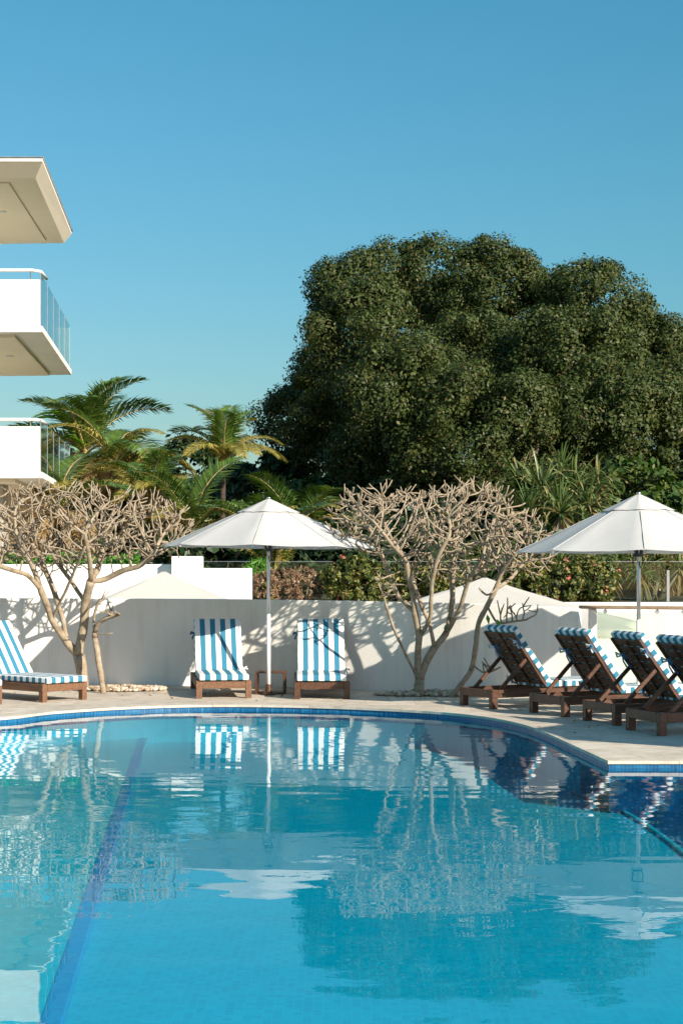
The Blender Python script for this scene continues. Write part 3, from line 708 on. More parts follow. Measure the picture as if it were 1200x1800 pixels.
# ================================================================== GLASS BALUSTRADE right
gb = thing('glass_balustrade', 'frameless glass balustrade with timber handrail behind the right loungers', 'balustrade', (3.1, 21.0, 0))
def rel(o, x, y, z): return (x - o.location.x, y - o.location.y, z - o.location.z)
ga, gb_ = Vector((3.16, 21.05)), Vector((5.9, 19.9)); dv = (gb_ - ga)
m = MB(); m.bar(rel(gb, ga.x - .12, ga.y + .03, 1.155), rel(gb, gb_.x, gb_.y, 1.150), .09, .045, .008); m.build('handrail', M['rail'], gb)
m = MB(); m.box(rel(gb, ga.x + .04, ga.y, .565), (.10, .08, 1.13), None, .006); m.build('post', M['white_metal'], gb)
for k in range(3):
    a = ga + dv * (k / 3 + .035); b = ga + dv * ((k + 1) / 3 - .005); m = MB(); m.bar(rel(gb, a.x, a.y, .56), rel(gb, b.x, b.y, .56), .012, 1.06); m.build('glass_pane', M['glass'], gb)
    for t in (.12, .88):
        p = a.lerp(b, t); m = MB(); m.tube([rel(gb, p.x, p.y - .03, 1.10), rel(gb, p.x, p.y + .03, 1.10)], .025, 8); m.box(rel(gb, p.x, p.y, 1.118), (.02, .03, .03)); m.build('bracket', M['alu'], gb)
    m = MB(); m.bar(rel(gb, a.x, a.y - .02, .03), rel(gb, b.x, b.y - .02, .03), .05, .06); m.build('base_channel', M['alu'], gb)
# glass pool fence in the planting
gf = thing('glass_fence', 'thin clear glass fence standing in the garden planting behind', 'fence', (-1.4, 31, 1.0))
for k in range(9):
    x0 = -2.6 + k * 1.25; m = MB(); m.box(rel(gf, x0 + .6, 31.0, 1.40), (1.18, .012, .82)); m.build('glass_pane', M['glass'], gf)
    m = MB(); m.box(rel(gf, x0 - .02, 31.0, 1.30), (.05, .05, .7)); m.build('post', M['alu'], gf)
    m = MB(); m.box(rel(gf, x0 + .6, 31.0, 1.815), (1.18, .02, .008)); m.build('edge_strip', M['alu'], gf)

# ================================================================== UMBRELLAS
def canopy_mesh(n, Rr, z_top, z_rim, rot, inner=0.02, concave=.0, sag=.03, rad=12, ang=6, wob=.0025, name='canopy', mat=None, edge=0.03, r_out=1.0, tilt=0.0, valance=0):
    m = MB(); vs = []; W = n * ang; rows = []
    for i in range(rad + 1):
        t = inner + (r_out - inner) * i / rad
        for k in range(W):
            a = 2 * math.pi * k / W + rot; u = (k % ang) / ang            # position within panel
            ph = math.pi / n; da = (u - .5) * 2 * ph
            rr = Rr * t * math.cos(ph) / math.cos(da)                     # straight hem between ribs
            rr *= 1 - edge * t * (1 - (2 * u - 1) ** 2)
            h = t ** (1 - concave) if concave else t
            z = z_top + (z_rim - z_top) * h - sag * t * (1 - (2 * u - 1) ** 2) * math.sin(math.pi * min(1, t * .75))
            z += wob * math.sin(k * 2.3 + i * 1.1)
            x, y = rr * math.sin(a), rr * math.cos(a)
            vs.append((x, y, z + tilt * x))
    fs = [(0 + i * W + k, i * W + (k + 1) % W, (i + 1) * W + (k + 1) % W, (i + 1) * W + k) for i in range(rad) for k in range(W)]
    if valance:
        b = rad * W; s0 = len(vs)
        for k in range(W): x, y, z = vs[b + k]; vs.append((x * 1.002, y * 1.002, z - valance))
        fs += [(b + k, b + (k + 1) % W, s0 + (k + 1) % W, s0 + k) for k in range(W)]
    m.add(vs, fs); return m.mesh(name, mat or M['canopy'], True)
def umbrella(label, loc, H, Zr, Rr, rot, tilt=0, group='white umbrellas on the pool deck', base=True, pole_mat='alu'):
    u = thing('umbrella', label, 'umbrella', loc, 0, group)
    cm = canopy_mesh(8, Rr, H, Zr, rot, edge=.012, sag=.022, tilt=tilt, r_out=1, inner=.02)
    c = link('canopy', cm, u)
    # a double-layer cap over the top, standing a little proud
    vm = canopy_mesh(8, Rr * .30, H + .018, H + .018 + (Zr - H) * .30 + .002, rot, sag=.012, edge=.02, tilt=tilt, rad=4, name='vent_cap')
    link('vent_cap', vm, u)
    m = MB(); m.tube([(0, 0, H - .06), (0, 0, H + .02)], [.03, .018], 8); m.lathe([(.001, H + .018), (.03, H + .018), (.026, H + .03), (.004, H + .036)], 10); m.build('finial', M['alu'], u, smooth=True)
    # seams
    for k in range(8):
        a = rot + 2 * math.pi * k / 8; d = Vector((math.sin(a), math.cos(a), 0))
        m = MB(); ends = []
        for t in (.03, .5, 1.0):
            x, y = d.x * Rr * t, d.y * Rr * t; ends.append(Vector((x, y, H + (Zr - H) * t - .022 + tilt * x)))
        m.bar(ends[0], ends[2], .018, .026); rb = m.build('rib', M['alu'], u)
        m = MB(); pp = []
        for t in np.linspace(.31, .985, 10): pp.append((d.x * Rr * t, d.y * Rr * t, H + (Zr - H) * t + .004 + tilt * d.x * Rr * t))
        m.tube(pp, .0032, 5); m.build('seam', M['canopy'], u)
        j = Vector((d.x * Rr * .5, d.y * Rr * .5, H + (Zr - H) * .5 - .03)); hub = Vector((d.x * .05, d.y * .05, Zr - .02))
        m = MB(); m.bar(hub, j, .014, .02); m.build('strut', M['alu'], u)
    m = MB(); m.tube([(0, 0, .0), (0, 0, 1.05)], .026, 12); m.build('lower_pole', M['white_metal'], u, smooth=True)  # white colour carries the sunlit look of the lower pole
    m = MB(); m.tube([(0, 0, 1.05), (0, 0, H - .03)], .023, 12); m.build('upper_pole', M['alu'], u, smooth=True)  # greyer metal carries the canopy's shade on the upper pole
    m = MB(); m.lathe([(.055, Zr - .06), (.06, Zr - .03), (.06, Zr), (.035, Zr + .02)], 12); m.build('hub', M['dark'], u, smooth=True)
    m = MB(); m.tube([(.03, -.02, Zr - .02), (.045, -.03, Zr - .12), (.02, -.03, Zr - .2), (.0, -.03, Zr - .12)], .008, 5)
    m.tube([(-.05, .0, Zr - .02), (-.07, -.01, Zr - .10), (-.06, .0, Zr - .15)], .009, 5); m.build('pulley_cord', M['dark'], u)
    m = MB(); m.lathe([(.09, .002), (.09, .02), (.04, .03), (.035, .14)], 14); m.build('base_sleeve', M['wood'] if base else M['alu'], u, smooth=False)
    return u
# front vertex of umbrella one is a little left of its pole: directions are measured from +Y
U1 = gnd(472, 1222); U2 = Vector(((1122 - 600) * 18.9 / F, 18.9, 0)); U3 = Vector((6.05, 13.5, 0))
umbrella('white octagonal umbrella between the two front-facing striped loungers', U1, 2.545, 1.935, 1.385, math.pi + R(5.6), tilt=-.012)
umbrella('white octagonal umbrella rising behind the loungers at the glass balustrade', U2, 2.480, 1.835, 1.385, math.pi + R(7.6))
umbrella('white octagonal umbrella at the right end of the pool', U3, 2.50, 1.88, 1.45, math.pi + R(12))
def shade_canopy(label, c, ztop, zrim, Rr, rot):
    u = thing('shade_canopy', label, 'shade canopy', (c[0], c[1], -1.6), 0, 'large white canopies on the lower terrace')
    link('canopy', canopy_mesh(4, Rr, ztop + 1.6, zrim + 1.6, rot, concave=.12, sag=.02, edge=.05, rad=20, ang=14, wob=.004, name='canopy', mat=M['shade'], inner=.012, valance=.10), u)
    m = MB(); m.tube([(0, 0, 0), (0, 0, ztop + 1.58)], .04, 12); m.build('pole', M['alu'], u, smooth=True)
    for k in range(4):
        a = rot + k * math.pi / 2; m = MB(); m.bar((math.sin(a) * .05, math.cos(a) * .05, ztop + 1.4), (math.sin(a) * Rr * .97, math.cos(a) * Rr * .97, zrim + 1.55), .03, .03); m.build('rib', M['alu'], u)
    return u
shade_canopy('peaked white canopy top showing above the wall beside the left frangipani', ((288 - 600) * 25.9 / F, 25.9), 1.632, .85, 2.55, R(42))
shade_canopy('peaked white canopy top showing above the wall behind the right frangipani', ((852 - 600) * 25.0 / F, 25.0), 1.535, .80, 3.25, R(55))

# ================================================================== LOUNGERS
def cushion_mesh(w, l, t, name):
    bm = bmesh.new(); bmesh.ops.create_cube(bm, size=1); bmesh.ops.scale(bm, vec=(w, l, t), verts=bm.verts)
    bmesh.ops.subdivide_edges(bm, edges=bm.edges[:], cuts=3, use_grid_fill=True)
    for v in bm.verts:
        fx = 1 - (abs(v.co.x) / (w / 2)) ** 2; fy = 1 - (abs(v.co.y) / (l / 2)) ** 2
        v.co.z += .010 * fx * fy * (1 if v.co.z > 0 else 0); v.co.x += .004 * math.sin(v.co.y * 9)
    sharp = [e for e in bm.edges if len(e.link_faces) == 2 and e.calc_face_angle() > 1.0]
    bmesh.ops.bevel(bm, geom=sharp, offset=.016, segments=3, affect='EDGES', profile=.5)
    me = bpy.data.meshes.new(name); bm.to_mesh(me); bm.free(); me.materials.append(M['stripe'])
    me.polygons.foreach_set('use_smooth', [True] * len(me.polygons)); return me
LW, LL, FH = .70, 1.92, .225; ANG = R(53)
def make_lounger(label, wood, ties=True):
    t = thing('sun_lounger', label, 'sun lounger', (0, 0, 0), 0, 'sun loungers round the pool'); W = M[wood]
    for sx in (-1, 1):
        for y in (.045, LL - .045):
            m = MB(); m.box((0, 0, 0), (.075, .08, FH), None, .004); m.build('leg', W, t, loc=(sx * (LW / 2 - .0375), y, FH / 2))
        m = MB(); m.box((sx * (LW / 2 - .02), LL / 2, FH - .05), (.038, LL - .165, .095), None, .004); m.build('side_rail', W, t)
    for y in (.022, LL - .022):
        m = MB(); m.box((0, y, FH - .051), (LW - .155, .036, .093), None, .004); m.build('end_rail', W, t)
    sm = MB(); sm.box((0, 0, 0), (LW - .085, .072, .018), None, .003); sm = sm.mesh('slat', W)
    for k in range(11): link('slat', sm, t, loc=(0, .10 + k * .092, FH - .012))
    for y in (1.50, 1.66, 1.78): 
        m = MB(); m.box((0, y, FH - .06), (LW - .085, .05, .03), None, .003); m.build('cross_bar', W, t)
    BL = .82
    m = MB(); m.box((.0, BL / 2, -.016), (.035, BL * .96, .014))
    back = m.build('backrest', W, t, loc=(0, 1.10, FH + .005), rot=(ANG, 0, 0))
    for sx in (-1, 1):
        m = MB(); m.box((sx * (.61 / 2 - .02), BL / 2, 0), (.04, BL, .03), None, .003); m.build('stile', W, back)
    bs = MB(); bs.box((0, 0, 0), (.525, .080, .016), None, .003); bs = bs.mesh('slat', W)
    for k in range(8): link('slat', bs, back, loc=(0, .05 + k * .1025, .006))
    # struts propping the backrest from the frame
    for sx in (-1, 1):
        a = Vector((sx * .265, LL - .17, FH - .01)); b = Vector((sx * .265, 1.10 + math.cos(ANG) * .46, FH + math.sin(ANG) * .46 - .02))
        m = MB(); m.bar(a, b, .03, .042, .003); m.build('strut', W, t)
    cs = cushion_mesh(.63, 1.16, .075, 'seat_cushion'); link('seat_cushion', cs, t, loc=(0, .545, FH + .042))
    cb = cushion_mesh(.63, .86, .072, 'back_cushion')
    link('back_cushion', cb, t, loc=(0, 1.10 + math.cos(ANG) * .435 - math.sin(ANG) * .060, FH + math.sin(ANG) * .435 + math.cos(ANG) * .060), rot=(ANG, 0, 0))
    if ties:
        for (x, y, z, big) in ((.20, .62, -.05, 1), (-.31, .70, -.02, 0), (.33, .12, -.02, 0)):
            for mt, sgn in (('tie_white', 1), ('tie_blue', -1)):
                m = MB(); s = .075 if big else .045
                m.tube([(0, 0, 0), (sgn * s, s * .6, -.01), (sgn * s * 1.3, -s * .1, -.015), (0, 0, 0)], [.008, .014, .014, .006], 5)
                m.tube([(0, 0, 0), (sgn * s * .4, -s * .9, -.012), (sgn * s * .7, -s * 2.0, -.006)], [.007, .010, .012], 5)
                m.build('tie', M[mt], back, loc=(x, y, z))
    return t
LG = {}
def place(o, foot_mid, head_dir):
    """put the lounger with the middle of its foot end at foot_mid, its length along head_dir"""
    o.location = (foot_mid.x, foot_mid.y, 0); o.rotation_euler = (0, 0, math.atan2(-head_dir.x, head_dir.y))
l0 = make_lounger('striped sun lounger facing the pool just left of the side table', 'wood_pale')
fl, fr_ = gnd(345, 1228), gnd(442, 1228); place(l0, ((fl + fr_) / 2).to_2d(), Vector((-.13, 1)))
def dup(src, label, foot, hd, mat=None):
    c = copy_tree(src, None, label=label); place(c, foot, hd)
    for ch in c.children:
        if ch.name.startswith('back_cushion'): ch.location.x += rng.uniform(-.012, .012); ch.rotation_euler[2] = rng.uniform(-.022, .022)
        if ch.name.startswith('seat_cushion'): ch.location.x += rng.uniform(-.008, .008); ch.rotation_euler[2] = rng.uniform(-.012, .012)
    if mat:
        def rec(o):
            for ch in o.children:
                if ch.type == 'MESH' and ch.data.materials and ch.data.materials[0] == M['wood_pale']:
                    ch.data = WOODS.setdefault(ch.data.name, _swap(ch.data, mat))
                rec(ch)
        rec(c)
    return c
WOODS = {}
def _swap(me, mat):
    if me.name in WOODS: return WOODS[me.name]
    n = me.copy(); n.materials[0] = mat; return n
bpy.context.view_layer.update()
fl, fr_ = gnd(518, 1229.5), gnd(614, 1229.5)
l1 = dup(l0, 'striped sun lounger facing the pool just right of the side table', ((fl + fr_) / 2).to_2d(), Vector((-.03, 1)), M['wood'])
hd = Vector((-.75, .66)); a, b = gnd(78, 1235.5), gnd(151, 1230)
l2 = dup(l0, 'striped lounger with pale timber legs beside the left frangipani trunk', Vector(((a.x + b.x) / 2 + .0, (a.y + b.y) / 2)), hd)
l3 = dup(l0, 'striped lounger cut by the left edge of the photo, only its foot corner showing', Vector(((a.x + b.x) / 2 - .90, (a.y + b.y) / 2 - .80)), hd)
labs = ['dark timber lounger seen from behind, furthest left of the right-hand row', 'dark timber lounger seen from behind, second from left in the right-hand row',
        'dark timber lounger seen from behind in front of the right umbrella pole', 'dark timber lounger seen from behind, nearest the pool corner and cut by the frame']
legs = [((813, 1240), (868, 1247)), ((937, 1253), (993, 1260.5)), ((1032, 1267), (1082, 1275.5)), ((1109, 1284), (1160, 1293.5))]
for lab, (p, q) in zip(labs, legs):
    a, b = gnd(*p), gnd(*q); e = Vector((b.x - a.x, b.y - a.y)).normalized(); foot_dir = Vector((-e.y, e.x))   # away from us
    if foot_dir.x < 0: foot_dir = -foot_dir
    mid = Vector(((a.x + b.x) / 2, (a.y + b.y) / 2)) - foot_dir * .04
    dup(l0, lab, mid + foot_dir * LL, -foot_dir, M['wood'])
# side table: an open timber box
st = thing('side_table', 'small open timber side table between the two front-facing loungers', 'side table', (gnd(475, 1221).x, 21.75, 0), R(-2))
for nm, c, s in (('table_top', (0, 0, .288), (.39, .34, .024)), ('base_board', (0, 0, .014), (.39, .34, .024)), ('side_panel', (-.183, 0, .151), (.024, .34, .248)), ('side_panel', (.183, 0, .151), (.024, .34, .248))):
    m = MB(); m.box(c, s, None, .003); m.build(nm, M['wood'], st)

# ================================================================== FRANGIPANI TREES (bare)
def colonise(nodes, par, att, step=.075, kill=.12, infl=.75, iters=90, up=.06, maxn=9000):
    P = [np.array(p, float) for p in nodes]; par = list(par); att = np.array(att); N_ = np.array(P)
    d = np.linalg.norm(att[:, None] - N_[None], axis=2); best = d.argmin(1); bd = d.min(1); alive = bd > kill
    att, best, bd = att[alive], best[alive], bd[alive]; nch = {}
    for it in range(iters):
        if len(att) == 0 or len(P) > maxn: break
        act = bd < infl * (3 if it < 4 else 1); g = {}
        for i in np.nonzero(act)[0]:
            g.setdefault(best[i], []).append(i)
        new = []
        for ni, idx in g.items():
            if nch.get(ni, 0) >= 3: continue
            v = att[idx] - P[ni]; v /= np.linalg.norm(v, axis=1, keepdims=True); s = v.sum(0); s /= np.linalg.norm(s) + 1e-9
            s = s + np.array([0, 0, up]) + rng.normal(0, .16, 3); s /= np.linalg.norm(s)
            nch[ni] = nch.get(ni, 0) + 1; P.append(P[ni] + s * step); par.append(ni); new.append(len(P) - 1)
        if not new: break
        NP = np.array([P[i] for i in new]); d = np.linalg.norm(att[:, None] - NP[None], axis=2); j = d.argmin(1); m_ = d.min(1)
        upd = m_ < bd; best = np.where(upd, np.array(new)[j], best); bd = np.where(upd, m_, bd); keep = bd > kill
        att, best, bd = att[keep], best[keep], bd[keep]
    return np.array(P), par
def frangipani(label, base, limbs, env, natt, trunk_top, tr=.07, tip=.0082, expo=2.2, stub=True, seed=3, leaves_at=(), group='bare frangipani trees against the wall', kill=.105, step=.065):
    """limbs: polylines (world) from the top of the trunk; env: ellipsoids [(c, r)] that hold the attraction points"""
    global rng
    keep_rng = rng; rng = np.random.default_rng(seed)
    base = Vector(base); root = thing('frangipani_tree', label, 'tree', base, 0, group)
    nodes = []; par = []; limb = []
    def addline(pts, start, lid):
        prev = start
        for a, b in zip(pts[:-1], pts[1:]):
            a = Vector(a); b = Vector(b); k = max(1, int((b - a).length / step))
            for i in range(1, k + 1):
                p = a.lerp(b, i / k) + Vector(rng.normal(0, .006, 3)); nodes.append(np.array(p)); par.append(prev); limb.append(lid); prev = len(nodes) - 1
        return prev
    nodes.append(np.array(base)); par.append(-1); limb.append(-1)
    t_end = addline([base] + [Vector(p) for p in trunk_top], 0, -1)
    ends = {}
    for lid, (src, pts) in enumerate(limbs):
        st_ = t_end if src is None else min(range(len(nodes)), key=lambda i: (Vector(nodes[i]) - Vector(src)).length)
        ends[lid] = addline([Vector(nodes[st_])] + [Vector(p) for p in pts], st_, lid)
    att = []
    for c, r, w in env:
        n = int(natt * w); q = sphere_pts(n) * rng.uniform(.25, 1, (n, 1)) ** (1 / 2.4); att.append(np.array(c) + q * np.array(r))
    att = np.concatenate(att)
    n0 = len(nodes); P, par2 = colonise(nodes, par, att, step=step, kill=kill)
    n = len(P); limb = limb + [0] * (n - n0)
    for i in range(n0, n): limb[i] = limb[par2[i]]
    ch = [[] for _ in range(n)]
    for i in range(1, n): ch[par2[i]].append(i)
    # stubby forked tips
    P = list(P)
    if stub:
        for i in range(n0, n):
            if not ch[i]:
                d = P[i] - P[par2[i]]; d /= np.linalg.norm(d)
                for _ in range(rng.integers(2, 4)):
                    v = d + rng.normal(0, .55, 3) + np.array([0, 0, .35]); v /= np.linalg.norm(v); l = rng.uniform(.07, .15)
                    P.append(P[i] + v * l * .6); par2.append(i); limb.append(limb[i]); a_ = len(P) - 1; ch.append([]); ch[i].append(a_)
                    v2 = v + np.array([0, 0, .45]); v2 /= np.linalg.norm(v2)
                    P.append(P[a_] + v2 * l * .6); par2.append(a_); limb.append(limb[i]); ch.append([]); ch[a_].append(len(P) - 1)
    P = np.array(P); n = len(P); rad = np.zeros(n)
    order = []; stack = [0]
    while stack:
        i = stack.pop(); order.append(i); stack.extend(ch[i])
    for i in reversed(order):
        rad[i] = tip if not ch[i] else sum(rad[j] ** expo for j in ch[i]) ** (1 / expo)
    mx = rad[0]; rad = tip + (rad - tip) * (tr - tip) / max(mx - tip, 1e-6)
    for i in range(1, n0): rad[i] = max(rad[i], .019 if tr > .05 else (.013 if tr < .036 else .0085))
    # relax positions
    for _ in range(2):
        Q = P.copy()
        for i in range(1, n):
            if ch[i] and i not in ends.values(): 
                b_ = max(ch[i], key=lambda j: rad[j]); Q[i] = P[i] * .5 + (P[par2[i]] + P[b_]) * .25
        P = Q
    meshes = {}
    stack = [(0, None)]
    b0 = np.array(base)
    while stack:
        i, pr = stack.pop(); path = [i] if pr is None else [pr, i]; lid = limb[i]
        while ch[path[-1]]:
            cs_ = sorted(ch[path[-1]], key=lambda j: -rad[j]); nx = cs_[0]
            for o_ in cs_[1:]: stack.append((o_, path[-1]))
            if limb[nx] != lid: stack.append((nx, path[-1])); break
            path.append(nx)
        if len(path) < 2: continue
        rr = [rad[j] * (1 + rng.uniform(-.07, .10)) for j in path]
        if pr is not None: rr[0] = min(rr[0], rr[1] * 1.25)
        rr[-1] *= 1.0 if ch[path[-1]] else .85
        big = rr[0] > .03
        meshes.setdefault(lid, MB()).tube([P[j] - b0 for j in path], rr, 9 if big else 5)
    for lid, mb in meshes.items():
        mb.build('trunk' if lid == -1 else 'limb', M['bark'], root, smooth=True)
    for p in leaves_at:
        V = []; v = Vector(p) - base
        m = MB(); m.add([v, v + Vector((.035, -.01, -.05)), v + Vector((.02, -.02, -.14)), v + Vector((-.02, -.02, -.05))], [(0, 1, 2, 3)]); m.build('leaf', M['green_bright'], root)
    rng = keep_rng
    return root
def A(x, y, d): return at(x, y, d)
# left tree
D1 = 22.35
frangipani('largest bare frangipani with a pale forked trunk behind the left lounger', at(147, 1212, D1),
    [(None, [A(118, 1132, D1), A(92, 1090, D1 - .1), A(72, 1035, D1 - .2), A(55, 990, D1 - .3), A(30, 950, D1 - .5)]),
     (A(118, 1132, D1), [A(112, 1095, D1 + .1), A(100, 1055, D1 + .2), A(85, 1015, D1 + .3), A(60, 960, D1 + .5)]),
     (None, [A(146, 1105, D1 - .05), A(150, 1060, D1 - .1), A(160, 1020, D1 - .3), A(158, 980, D1 - .5), A(150, 940, D1 - .7)]),
     (A(150, 1060, D1 - .1), [A(140, 1045, D1 + .1), A(120, 1015, D1 + .2), A(100, 990, D1 + .5), A(85, 960, D1 + .7)]),
     (A(160, 1020, D1 - .3), [A(172, 1000, D1), A(178, 975, D1 + .3), A(190, 940, D1 + .6)]),
     (A(160, 1020, D1 - .3), [A(185, 1020, D1 - .2), A(215, 1002, D1 - .3), A(250, 995, D1 - .4), A(275, 965, D1 - .5)]),
     (A(92, 1090, D1 - .1), [A(110, 1050, D1 - .3), A(130, 1005, D1 - .6), A(150, 960, D1 - .9)]),
     (A(72, 1035, D1 - .2), [A(50, 1010, D1 - .4), A(10, 1000, D1 - .6), A(-20, 985, D1 - .6)]),
     ],
    [(A(95, 925, D1), (1.25, 1.0, .60), .46), (A(240, 930, D1), (.80, .85, .48), .32), (A(-20, 940, D1), (.7, .8, .5), .22)], 2200,
    [A(142, 1165, D1), A(136, 1150, D1)], tr=.078, seed=3)
frangipani('slim dark young frangipani stem with few twigs beside the left trunk', gnd(182, 1219),
    [(None, [A(166, 1075, 21.95), A(172, 1062, 21.9)]), (A(167, 1112, 22.0), [A(172, 1095, 21.9), A(195, 1082, 21.8), A(212, 1080, 21.8)]),
     (A(167, 1112, 22.0), [A(180, 1118, 21.9), A(197, 1112, 21.8)])],
    [(A(198, 1078, 21.8), (.22, .2, .05), .5), (A(185, 1055, 21.9), (.06, .08, .12), .3), (A(192, 1115, 21.8), (.12, .1, .04), .2)], 34,
    [A(174, 1165, 21.9), A(167, 1120, 22.0)], tr=.040, tip=.0085, seed=5, kill=.12, expo=2.0)
# right trees
D2 = 21.35; B2 = gnd(737, 1224)
frangipani('bare frangipani with several pale stems between the right lounger and the wall', B2,
    [(None, [A(733, 1175, D2), A(737, 1120, D2), A(728, 1075, D2 - .1), A(722, 1030, D2 - .2), A(712, 985, D2 - .3), A(690, 950, D2 - .4)]),
     (A(735, 1195, D2), [A(755, 1150, D2 + .05), A(764, 1138, D2 + .05), A(752, 1090, D2 + .1), A(738, 1060, D2 + .15), A(726, 1020, D2 + .2), A(700, 970, D2 + .4)]),
     (A(764, 1138, D2 + .05), [A(785, 1115, D2 + .1), A(795, 1060, D2 + .2), A(795, 1010, D2 + .2), A(800, 960, D2 + .3)]),
     (A(785, 1115, D2 + .1), [A(808, 1070, D2 - .1), A(822, 1020, D2 - .3), A(850, 975, D2 - .5)]),
     (A(737, 1120, D2), [A(758, 1085, D2 - .2), A(757, 1030, D2 - .4), A(765, 985, D2 - .6), A(790, 940, D2 - .7)]),
     (A(735, 1195, D2), [A(712, 1150, D2 - .1), A(690, 1100, D2 - .15), A(678, 1068, D2 - .2)]),
     (A(712, 985, D2 - .3), [A(690, 960, D2 - .7), A(655, 915, D2 - .9)]),
     (A(728, 1075, D2 - .1), [A(700, 1050, D2 + .2), A(680, 1000, D2 + .4), A(660, 950, D2 + .5)])],
    [(A(700, 925, D2), (.95, 1.0, .50), .40), (A(820, 905, D2), (.80, .9, .42), .32), (A(640, 890, D2), (.48, .6, .25), .10), (A(800, 980, D2), (.8, .7, .35), .18), (A(672, 1035, D2 - .2), (.16, .2, .22), .03)], 2100,
    [A(736, 1205, D2), A(735, 1195, D2)], tr=.062, seed=11)
D3 = 21.2
frangipani('thin leaning frangipani with two green leaves beside the dark loungers', gnd(790, 1226),
    [(None, [A(836, 1130, D3 - .1), A(840, 1095, D3 - .1), A(855, 1065, D3 - .2), A(873, 1035, D3 - .3), A(878, 1010, D3 - .3), A(900, 980, D3 - .5)]),
     (A(873, 1035, D3 - .3), [A(895, 1020, D3 - .1), A(925, 985, D3)]),
     (A(836, 1170, D3 - .1), [A(852, 1186, D3 - .3), A(880, 1172, D3 - .4)]),
     (A(855, 1065, D3 - .2), [A(872, 1098, D3 - .4), A(900, 1092, D3 - .5), A(925, 1090, D3 - .6)]),
     (A(873, 1035, D3 - .3), [A(855, 1050, D3 - .5), A(842, 1035, D3 - .6)])],
    [(A(905, 955, D3 - .3), (.45, .7, .38), .72), (A(935, 985, D3 - .2), (.28, .5, .22), .14), (A(915, 1078, D3 - .5), (.32, .2, .12), .10), (A(865, 1178, D3 - .4), (.15, .1, .06), .04)], 620,
    [A(815, 1198, D3), A(830, 1180, D3 - .1)], tr=.034, seed=21, leaves_at=[A(856, 1080, D3 - .5), A(874, 1088, D3 - .5), A(782, 1098, D2 + .1)])

# pebble beds under the trees
def pebbles(label, pts, n, seed):
    r = np.random.default_rng(seed); vs = []; fs = []
    ico = bmesh.new(); bmesh.ops.create_icosphere(ico, subdivisions=1, radius=1); ico.verts.index_update(); iv = np.array([v.co[:] for v in ico.verts]); fi = [[v.index for v in f.verts] for f in ico.faces]; ico.free()
    xs = [p[0] for p in pts]; ys = [p[1] for p in pts]
    c = np.array([sum(xs) / len(xs), sum(ys) / len(ys)]); hw = np.array([(max(xs) - min(xs)) / 2, (max(ys) - min(ys)) / 2])
    for k in range(n):
        a = r.uniform(0, 6.283); q = math.sqrt(r.uniform()); p = c + np.array([math.cos(a), math.sin(a)]) * q * hw; s = r.uniform(.016, .042)
        v = iv * np.array([s * r.uniform(.8, 1.5), s * r.uniform(.8, 1.3), s * r.uniform(.5, .8)]) * (1 + r.normal(0, .08, (len(iv), 1)))
        v = v + np.array([p[0], p[1], .012 + s * .4 + (1 - q) * .05 * r.uniform()]); k0 = len(vs); vs += [tuple(x) for x in v]; fs += [tuple(i + k0 for i in f) for f in fi]
    m = MB(); m.add(vs, fs); o = m.build('pebbles', M['pebble'], smooth=True); o['kind'] = 'stuff'; o['label'] = label; o['category'] = 'pebbles'
pebbles('bed of pale pebbles round the left frangipani trunks', [(gnd(195, 1215).x - .4, 22.0), (gnd(288, 1215).x, 22.7)], 420, 1)
pebbles('bed of brown pebbles round the right frangipani stems', [(.45, 21.15), (2.0, 21.6)], 620, 2)

P = []
for cx, cy, sx, sy, n in ((-3.0, 21.8, 1.6, .5, 34), (1.3, 20.9, 1.5, .5, 40), (2.6, 17.5, 1.2, 1.5, 16), (-1.0, 21.0, 3.0, .5, 14)):
    P.append(np.stack([rng.normal(cx, sx * .5, n), rng.normal(cy, sy * .5, n), np.full(n, .016)], 1))
P = np.concatenate(P); link('fallen_leaves', quad_mesh('fallen_leaves', leaves(P, np.tile([0, 0, 1.], (len(P), 1)), .06, .5, jitter=.25), M['dry']), kind='stuff', label='scattered dry fallen leaves on the paving', category='leaves')

# ================================================================== PLANTING AND TREES
# ground cover along the top of the back wall
xs = rng.uniform(-12, -3.5, 5200); P = np.stack([xs, 28.45 + rng.uniform(-.12, .5, 5200), 1.70 + rng.uniform(0, .22, 5200) * (1 + .3 * np.sin(xs * 5))], 1)
link('ground_cover', quad_mesh('ground_cover', leaves(P, np.tile([0, -.5, 1.], (5200, 1)), .10, .6), M['green_bright']), kind='stuff', label='bright green ground cover along the high white wall', category='ground cover')
m = MB(); m.box((-8.4, 28.62, .0), (12.2, .62, 3.36)); o = m.build('planter', M['stone_block']); tag(o, 'planter bed behind the high white wall at far left', 'planter')
G = 'shrubs behind the wall'
for k, (x, w) in enumerate([(462, .35), (497, .38), (533, .36)]):
    p = at(x, 1036, 29.1); bush('shrub', ['dry pinkish shrub right beside the short white wall', 'dry pinkish shrub behind the left umbrella pole', 'dry yellow-pink shrub beside the red-flowered hedge'][k], 'shrub', (p.x, 29.1, 1.35), (w, .4, .34), M['pink_shrub'], 2600, .055, aspect=.3, group=G, up=.6)
bush('shrub', 'bright green grassy tuft beside the short white wall', 'shrub', (at(453, 1005, 29.8).x, 29.8, 1.45), (.22, .3, .36), M['green_bright'], 900, .22, aspect=.12, group=G, up=.2)
p = at(622, 1035, 28.95); bush('flowering_shrub', 'green shrub with red flowers on the wall right of the left umbrella', 'shrub', (p.x, 28.95, 1.42), (.66, .42, .44), M['hedge'], 5200, .085, group='flowering shrubs', flowers=12)
p = at(668, 1040, 29.2); bush('flowering_shrub', 'dull green shrub behind the right frangipani stems', 'shrub', (p.x + .1, 29.2, 1.30), (.6, .42, .40), M['hedge'], 3600, .08, group='flowering shrubs', flowers=4)
